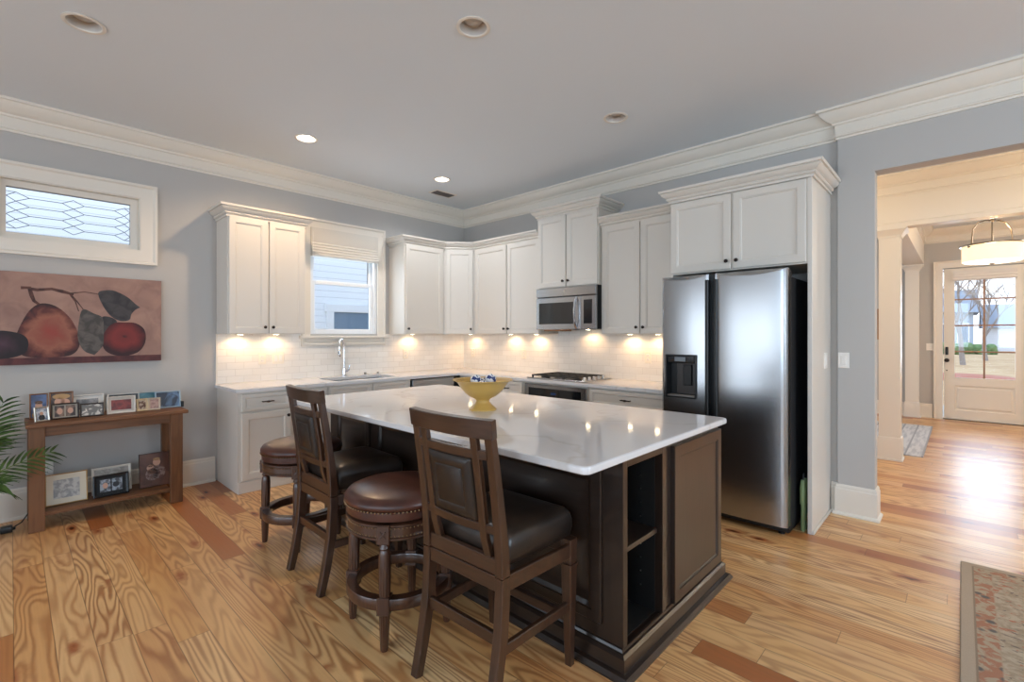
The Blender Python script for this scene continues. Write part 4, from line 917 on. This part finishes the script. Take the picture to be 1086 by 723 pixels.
t = thing('power_adapter', 'black power adapter with a cord on the floor beside the left console leg', 'adapter', (.30, -4.475, 0))
m = MB(); m.box(.27, .33, -4.505, -4.445, 0, .045, .008, 2); m.box(.285, .315, -4.52, -4.43, .012, .03, .004); obj('body', m, M_black, t, ang=40)
m = MB(); m.tube([(.29, -4.45, .02), (.22, -4.40, .03), (.12, -4.34, .10), (.05, -4.29, .22), (.02, -4.27, .31)], .004, 8); obj('cord', m, M_black, t)
def plate(name, label, F, u, v, w_, h, kind, n=1, cat='outlet', group=None, col=None):
    t = thing(name, label, cat, F(u, v-h/2, .0005), group); m = MB(); m.fbox(F, u-w_/2, u+w_/2, v-h/2, v+h/2, .0005, .006, .003); pl = obj('plate', m, col or M_white, t, ang=25)
    for k in range(n):
        c = u+(k-(n-1)/2)*.046
        if kind == 'switch':
            m = MB(); m.fbox(F, c-.016, c+.016, v-.033, v+.033, .006, .010, .003); obj('rocker', m, M_white, pl, ang=25)
        else:
            for dv in (-.02, .02):
                m = MB(); m.fbox(F, c-.015, c+.015, v+dv-.013, v+dv+.013, .006, .008, .002)
                so = obj('socket', m, M_white, pl, ang=25); m = MB()
                for du in (-.006, .006): m.fbox(F, c+du-.001, c+du+.001, v+dv-.003, v+dv+.006, .008, .0083)
                obj('slot', m, M_black, so, smooth=False)
    return t
MALM = mat('almond_plate', s(238, 230, 216), .4)
plate('wall_outlet', 'white outlet low on the left wall behind the console leg', F0, -4.262, .34, .075, .12, 'outlet')
FT = FA(.008); FU = FB(-.008)
plate('wall_outlet', 'pale outlet on the tile under the cabinet left of the sink window', FT, -2.70, 1.143, .072, .118, 'outlet', col=MALM)
plate('light_switch', 'double switch plate on the tile between the outlet and the faucet', FT, -2.545, 1.143, .118, .118, 'switch', 2, 'switch', col=MALM)
plate('wall_outlet', 'pale outlet on the tile right of the sink window', FT, -.99, 1.14, .072, .118, 'outlet', col=MALM)
plate('wall_outlet', 'pale outlet on the back tile next to the room corner', FU, .20, 1.135, .072, .118, 'outlet', col=MALM)
plate('wall_outlet', 'pale outlet on the back tile left of the cooktop', FU, 1.16, 1.14, .072, .118, 'outlet', col=MALM)
plate('wall_outlet', 'pale outlet on the back tile between the cooktop and the fridge', FU, 2.85, 1.155, .072, .118, 'outlet', col=MALM)
plate('light_switch', 'white rocker switch on the grey wall beside the fridge panel', FB(-.03), 4.498, 1.19, .072, .118, 'switch', 1, 'switch')
FP = frame((4.408, 0, 0), (0, 1, 0), (1, 0, 0))
plate('light_switch', 'white rocker switch on the white side panel of the fridge', FP, -.20, 1.19, .10, .118, 'switch', 1, 'switch')
plate('light_switch', 'white switch plate on the entry wall left of the front door', FO, 4.77, 1.18, .09, .118, 'switch', 2, 'switch')

# ------------------------------------------------------------------ ceiling fittings
def recessed(x, y, on, label):
    t = thing('recessed_light', label, 'ceiling light', (x, y, H), 'recessed ceiling lights')
    m = MB(); m.lathe((x, y, H), [(.078, .002), (.095, -.001), (.096, -.005), (.09, -.008), (.078, -.006), (.076, .0)], 40, cap=False); obj('trim_ring', m, M_trim, t, ang=50)
    m = MB(); m.lathe((x, y, H), [(.077, 0), (.068, .058), (.062, .062)], 32, cap=False); obj('baffle', m, M_baffle, t, ang=50)
    m = MB(); m.lathe((x, y, H), [(.064, .06), (.05, .034), (.03, .027), (.005, .025)], 32); obj('lens', m, M_lens_on if on else M_lens_off, t, ang=50)
    if on:
        l = bpy.data.lights.new('can_lamp', 'SPOT'); l.energy = 46 if y < -2 else 26; l.color = (1, .70, .43) if y < -2 else (.96, .97, 1); l.spot_size = R(150); l.spot_blend = .6; l.shadow_soft_size = .05
        lo = bpy.data.objects.new('can_lamp', l); C.objects.link(lo); lo.parent = t; lo.location = (0, 0, -.012)
for (x, y, on), lb in zip(LIGHTS, ['lit recessed ceiling light nearer the window wall, in line with the left cabinet', 'lit recessed ceiling light near the ceiling vent in the far corner', 'unlit recessed ceiling light above the console table side', 'unlit recessed ceiling light over the middle of the island', 'unlit recessed ceiling light in front of the fridge cabinet']): recessed(x, y, on, lb)
t = thing('ceiling_vent', 'small dark slotted air vent in the ceiling near the far corner', 'vent', (.53, -.80, H))
VM = Matrix.Rotation(R(-12), 4, 'Z')
m = MB(); m.box(-.085, .085, -.16, .16, -.006, 0, .002); o = obj('vent_frame', m, M_trim, t, ang=25); o.location = (0, 0, 0)
m = MB(); m.box(-.062, .062, -.135, .135, -.0075, -.006); o = obj('vent_opening', m, M_black, t, smooth=False); o.location = (0, 0, 0)
m = MB()
for k in range(9): m.beam([(-.055+.0138*k, -.133, -.009), (-.055+.0138*k, .133, -.009)], .004, .006, (.7, 0, .7), .0005)
m.box(-.062, .062, .07, .078, -.011, -.0075); o = obj('louvre', m, mat('vent_grey', s(110, 106, 104), .5), t, smooth=False); o.location = (0, 0, 0)

# under-cabinet puck lights
PK = [((.10, -2.93), 1, 'leftmost puck light under the cabinet left of the sink window'), ((.10, -2.60), 1, 'right-hand puck light under the cabinet left of the sink window'), ((.10, -.95), 1, 'puck light under the single-door cabinet right of the sink window'),
      ((.27, -.12), 1, 'puck light under the diagonal corner cabinet'), ((1.02, -.10), 1, 'left puck light under the two-door cabinet beside the microwave'), ((1.44, -.10), 1, 'right puck light under the two-door cabinet beside the microwave'),
      ((2.70, -.10), 1, 'left puck light under the cabinet next to the fridge'), ((3.0, -.10), 1, 'right puck light under the cabinet next to the fridge'), ((2.2, -.12), 2, 'small work light under the microwave')]
for (x, y), k, lb in PK:
    z = UB if k == 1 else 1.445
    t = thing('puck_light', lb, 'light', (x, y, z), 'under-cabinet puck lights')
    m = MB(); m.lathe((x, y, z), [(.034, 0), (.034, -.002), (.032, -.004), (.026, -.004)], 24); obj('housing', m, M_nickel, t, ang=50)
    m = MB(); m.lathe((x, y, z-.0041), [(.024, 0), (.022, -.0008), (.004, -.001)], 24); obj('lens', m, M_puck, t, ang=50)
    l = bpy.data.lights.new('puck_lamp', 'SPOT'); l.energy = 2.3; l.color = (1, .60, .29); l.spot_size = R(160); l.spot_blend = .5; l.shadow_soft_size = .02
    lo = bpy.data.objects.new('puck_lamp', l); C.objects.link(lo); lo.parent = t; lo.location = (0, 0, -.016)

# ------------------------------------------------------------------ entry: front door, pendant, rugs
DX0, DX1 = 4.944, 5.846; FDr = frame((0, 6.14, 0), (1, 0, 0), (0, -1, 0))
m = MB(); d = .03; g = (5.075, 5.755, .69, 2.375); rail = .0
m.fbox(FDr, DX0, g[0], .01, 2.46, -.02, .02); m.fbox(FDr, g[1], DX1, .01, 2.46, -.02, .02); m.fbox(FDr, g[0], g[1], g[3], 2.46, -.02, .02); m.fbox(FDr, g[0], g[1], .56, g[2], -.02, .02)
q = lambda c, n: [FDr(g[0]+c, .16+c, n), FDr(g[1]-c, .16+c, n), FDr(g[1]-c, .56-c, n), FDr(g[0]+c, .56-c, n)]
m.fbox(FDr, g[0], g[1], .01, .16, -.02, .02); m.quadloop([q(0, .02), q(.012, .008), q(.03, .008), q(.045, .017)], False, True)
d1 = struct('door_1', m, M_trim, smooth=False)
MD = mat('stained_muntin', s(150, 112, 84), .5)
m = MB()
zz = [g[2]+(g[3]-g[2])*k/4 for k in range(1, 4)]
for z in zz: m.fbox(FDr, g[0], g[1], z-.011, z+.011, -.012, .012)
for u in ((g[0]+g[1])/2,): m.fbox(FDr, u-.011, u+.011, g[2], g[3], -.011, .013)
struct('door_muntin', m, MD, d1, smooth=False)
m = MB(); m.fbox(FDr, g[0], g[1], g[2], g[3], -.003, .0); struct('door_glass', m, M_glass, d1, smooth=False)
m = MB(); m.fbox(FDr, 4.962, 4.998, 1.055, 1.185, .02, .04, .008); m.tube([FDr(4.98, 1.09, .04), FDr(4.98, 1.09, .05)], .012, 12); struct('door_lock', m, M_black, d1, ang=25)
m = MB(); m.tube([FDr(4.98, .965, .02), FDr(4.98, .965, .026)], .032, 20); m.tube([FDr(4.98, .965, .026), FDr(4.98, .965, .05), FDr(4.98, .965, .055), FDr(4.98, .965, .075), FDr(4.98, .965, .082)], [.011, .012, .026, .028, .012], 16); struct('door_handle', m, M_bronze, d1)
m = MB(); m.tube([FDr(4.98, .80, .02), FDr(4.98, .80, .024)], .01, 12); struct('door_peg', m, M_bronze, d1)
m = casing(FO, 4.93, 5.86, -.0, 2.475, .113); struct('trim_4', m, M_trim, ang=25)
t = thing('door_blind', 'white fabric blind gathered at the top of the front door glass', 'blind', (5.415, 6.1, 2.27))
m = MB(); pr_ = [(.005, 2.41), (.045, 2.41), (.047, 2.36), (.04, 2.345), (.05, 2.335), (.052, 2.31), (.042, 2.30), (.052, 2.29), (.05, 2.265), (.03, 2.255), (.005, 2.255)]
m.quadloop([[FDr(u, z, .02+n) for n, z in pr_] for u in (5.055, 5.775)]); obj('fabric', m, mat('blind_white', s(222, 216, 210), .9), t, ang=50)
PXc, PYc, PZ = 5.41, 3.2, 2.205
t = thing('pendant_light', 'drum pendant light with an arched nickel frame hanging in the entry', 'pendant', (PXc, PYc, PZ)); rr = .253
m = MB(); m.lathe((PXc, PYc, PZ), [(rr, .015), (rr, .19), (rr-.006, .19), (rr-.006, .015), (rr, .015)], 48, cap=False); obj('shade', m, M_shade, t, ang=40)
m = MB(); m.lathe((PXc, PYc, PZ), [(rr-.007, .018), (rr-.02, .006), (.15, -.004), (.01, -.008)], 48); obj('diffuser', m, M_diff, t, ang=50)
m = MB(); m.lathe((PXc, PYc, PZ), [(.03, -.006), (.03, -.012), (.012, -.022), (.004, -.03)], 20); obj('finial', m, M_nickel, t)
m = MB(); m.lathe((PXc, PYc, PZ), [(rr+.02, .192), (rr+.022, .2), (rr+.02, .206), (rr-.006, .206), (rr-.006, .192), (rr+.02, .192)], 48, cap=False)
fx, fy_ = .726, .688
def pt(u, z): return (PXc+fx*u, PYc+fy_*u, PZ+z)
m.tube([pt(-rr-.02, .19), pt(-rr-.02, .17), pt(-.235, .19), pt(-.23, .28), pt(-.215, .38), pt(-.16, .45), pt(-.08, .475), pt(0, .478), pt(.08, .475), pt(.16, .45), pt(.215, .38), pt(.23, .28), pt(.235, .19), pt(rr+.02, .17), pt(rr+.02, .19)], .008, 8)
m.tube([pt(0, .19), pt(0, .56)], .009, 10); m.lathe((PXc, PYc, PZ+.46), [(.012, 0), (.03, .008), (.03, .024), (.012, .034)], 20); m.lathe((PXc, PYc, PZ+.545), [(.01, 0), (.016, .01), (.01, .03)], 16)
m.tube([pt(0, .57), pt(0, H-PZ-.02)], .006, 8); m.lathe((PXc, PYc, H), [(.01, -.05), (.05, -.025), (.065, -.002)], 28); obj('frame', m, mat('dark_nickel', (.2, .17, .14, 1), .3, 1), t)
for dx, e in ((0, 12),):
    l = bpy.data.lights.new('pendant_lamp', 'POINT'); l.energy = e; l.color = (1, .74, .44); l.shadow_soft_size = .06
    lo = bpy.data.objects.new('pendant_lamp', l); C.objects.link(lo); lo.parent = t; lo.location = (0, 0, .10)
# unseen bare point lamps added to brighten the hall and entry, no fixtures
for x, y, e in ((6.7, 1.15, 34), (3.4, 1.15, 34), (7.3, 4.2, 80)):
    l = bpy.data.lights.new('unseen_fill_lamp', 'POINT'); l.energy = e; l.color = (1, .76, .48) if e < 50 else (1, .86, .70); l.shadow_soft_size = .08
    lo = bpy.data.objects.new('unseen_fill_lamp', l); C.objects.link(lo); lo.location = (x, y, 2.6)

o = MB(); o.box(0, 2.4, -3.2, 0, 0.0, .012, .004); rg = obj('area_rug', o, rug_material(), ang=25); rg.location = (5.155, -.47, 0.0); tag(rg, 'beige and rust patterned rug at the lower right corner on the pine floor', 'rug')
rgm = NT('grey_runner', .95); ob, (x, y, z) = rgm.xyz(); stv = rgm.noise(rgm.vec(rgm.math('MULTIPLY', x, 14), rgm.math('MULTIPLY', y, 2), 0), 1.5, 3)
cc = rgm.mix(rgm.ramp(stv, [(.45, (0, 0, 0)), (.6, (1, 1, 1))]), s(204, 204, 208), s(176, 178, 186)); ln = rgm.math('FRACT', rgm.math('MULTIPLY', x, 6.5)); cc = rgm.mix(rgm.ramp(ln, [(.86, (0, 0, 0)), (.9, (1, 1, 1))]), cc, s(150, 152, 160)); rgm.put(rgm.b.inputs['Base Color'], cc)
o = MB(); o.box(-1.9, 0, -2.45, 0, 0, .01, .003); rg = obj('dining_rug', o, rgm.m, ang=25); rg.location = (4.845, 5.07, 0); tag(rg, 'pale grey rug on the floor beyond the entry column', 'rug')
t = thing('dining_picture', 'colourful framed picture on the far wall beyond the entry column', 'picture', (4.0, 6.1, 1.3))
m = MB()
for a, b, c, d in ((3.5, 3.55, 1.30, 1.84), (4.07, 4.12, 1.30, 1.84), (3.55, 4.07, 1.30, 1.35), (3.55, 4.07, 1.79, 1.84)): m.fbox(FO, a, b, c, d, 0, .03, .005)
obj('frame', m, mat('gilt_frame', s(150, 104, 62), .5), t, ang=25)
m = MB(); m.fbox(FO, 3.55, 4.07, 1.35, 1.79, .002, .014); obj('canvas', m, blot_material('landscape_paint', s(70, 96, 60), s(196, 160, 90), 8), t, smooth=False)

# ------------------------------------------------------------------ outside
m = MB(); m.box(-40, 60, 6.5, 120, -.5, -.35); m.box(-40, -.35, -30, 6.5, -.5, -.35)
struct('ground', m, blot_material('dry_lawn', s(190, 150, 108), s(206, 172, 130), .8, .95), smooth=False)
m = MB(); m.box(3.6, 7.4, 6.3, 8.4, -.35, -.03); struct('floor_porch', m, mat('porch_concrete', s(190, 184, 176), .9), smooth=False)
MS = siding_material('white_siding', s(236, 238, 240), .115)
t = thing('neighbour_house', 'white clapboard house next door, seen through the sink window', 'house', (-3.3, -2, -.35))
m = MB(); m.box(-7.5, -3.2, -12, 4, -.35, 7.5); obj('wall', m, MS, t, smooth=False)
FN = frame((-3.2, 0, 0), (0, 1, 0), (1, 0, 0))
m = MB()
for a, b, c, d in ((-.525, -.39, .5, 1.80), (.62, .76, .5, 1.80), (-.56, .8, 1.80, 1.95), (-.525, .76, .4, .5)): m.fbox(FN, a, b, c, d, 0, .04, .006)
wf = obj('window', m, M_vinyl, t, ang=25)
m = MB(); m.fbox(FN, -.39, .62, .5, 1.80, .002, .012); obj('pane', m, mat('blue_grey_pane', s(120, 140, 160), .1), wf, smooth=False)  # opaque blue-grey pane
m = MB(); m.box(-7.9, -2.95, -12.3, 4.3, 7.5, 7.75); obj('roof', m, mat('roof_shingle', s(110, 112, 118), .9), t, smooth=False)
def house(label, x0, x1, y, h, col, wins, nm='street_house'):
    t = thing(nm, label, 'house', ((x0+x1)/2, y, -.35)); m = MB(); m.box(x0, x1, y, y+9, -.35, h); obj('wall', m, siding_material('street_siding', col, .2), t, smooth=False)
    m = MB(); m.quadloop([[(x0-.4, y-.6, h), (x0-.4, y+4.5, h+2.6), (x0-.4, y+9.6, h)], [(x1+.4, y-.6, h), (x1+.4, y+4.5, h+2.6), (x1+.4, y+9.6, h)]]); obj('roof', m, mat('street_roof', s(150, 154, 164), .9), t, smooth=False)
    for a, b, c, d in wins:
        m = MB(); m.fbox(FB(y), a-.12, b+.12, c-.12, d+.12, 0, .06); f = obj('window', m, M_vinyl, t, smooth=False); m = MB(); m.fbox(FB(y), a, b, c, d, .06, .08); obj('pane', m, mat('street_pane', s(120, 132, 152), .2), f, smooth=False)
house('pale grey-blue house across the lawn, behind the bare trees', -2, 6.0, 62, 3.6, s(176, 188, 206), [(3.4, 4.3, .6, 2.4), (4.9, 5.6, .6, 2.4)])
house('white garage house across the lawn at the right of the door glass', 7.0, 15, 66, 2.1, s(236, 238, 242), [(9.6, 10.2, .4, 1.6)])
def tree(label, x, y, h, seed):
    rnd = random.Random(seed); t = thing('bare_tree', label, 'tree', (x, y, -.35)); m = MB()
    def br(p, d, L, r, dep):
        pts = [p]; n = 4
        for k in range(n):
            d = (d+Vector((rnd.uniform(-.16, .16), rnd.uniform(-.16, .16), rnd.uniform(0, .12)))).normalized(); pts.append(pts[-1]+d*L/n)
        m.tube(pts, [r*(1-.5*k/n) for k in range(n+1)], 6)
        if dep:
            for k in range(4):
                a = rnd.uniform(0, 2*PI); q = pts[rnd.choice((2, 3, 4))]; nd = (d*.8+Vector((math.cos(a), math.sin(a), .25))*.75).normalized(); br(q, nd, L*.68, r*.5, dep-1)
    br(Vector((x, y, -.4)), Vector((0, 0, 1)), h*.42, .15, 4); m_ = m
    obj('trunk', m_, mat('bark', s(150, 140, 134), .9), t)
tree('bare tree standing on the lawn at the left of the door glass', 5.2, 33, 8.0, 3); tree('bare spreading tree on the lawn behind the middle door muntin', 6.3, 40, 7.5, 8)
MH = blot_material('shrub_green', s(84, 112, 70), s(120, 146, 96), 6, .9)
for x, y, r, lb in ((4.0, 52, 1.0, 'green shrub bed by the grey-blue house, left clump'), (6.2, 54, 1.0, 'green shrub left of the second bare tree trunk'), (9.6, 58, .8, 'small green shrub in front of the white garage')):
    m = MB(); rnd = random.Random(int(x*10))
    for k in range(14): m.ball((x+rnd.uniform(-r, r)*.9, y+rnd.uniform(-.5, .5), -.35+rnd.uniform(.1, .6)*r), r*rnd.uniform(.35, .55), (1, 1, .9), 8, 6)
    tag(obj('shrub', m, MH), lb, 'shrub')
m = MB(); m.lathe((4.6, 22, -.345), [(2.2, 0), (2.1, .05), (.1, .1)], 32); o = obj('mulch_bed', m, mat('red_mulch', s(178, 110, 86), .95)); o['kind'] = 'stuff'; o['label'] = 'reddish mulch bed on the dry lawn beyond the front door'; o['category'] = 'mulch'
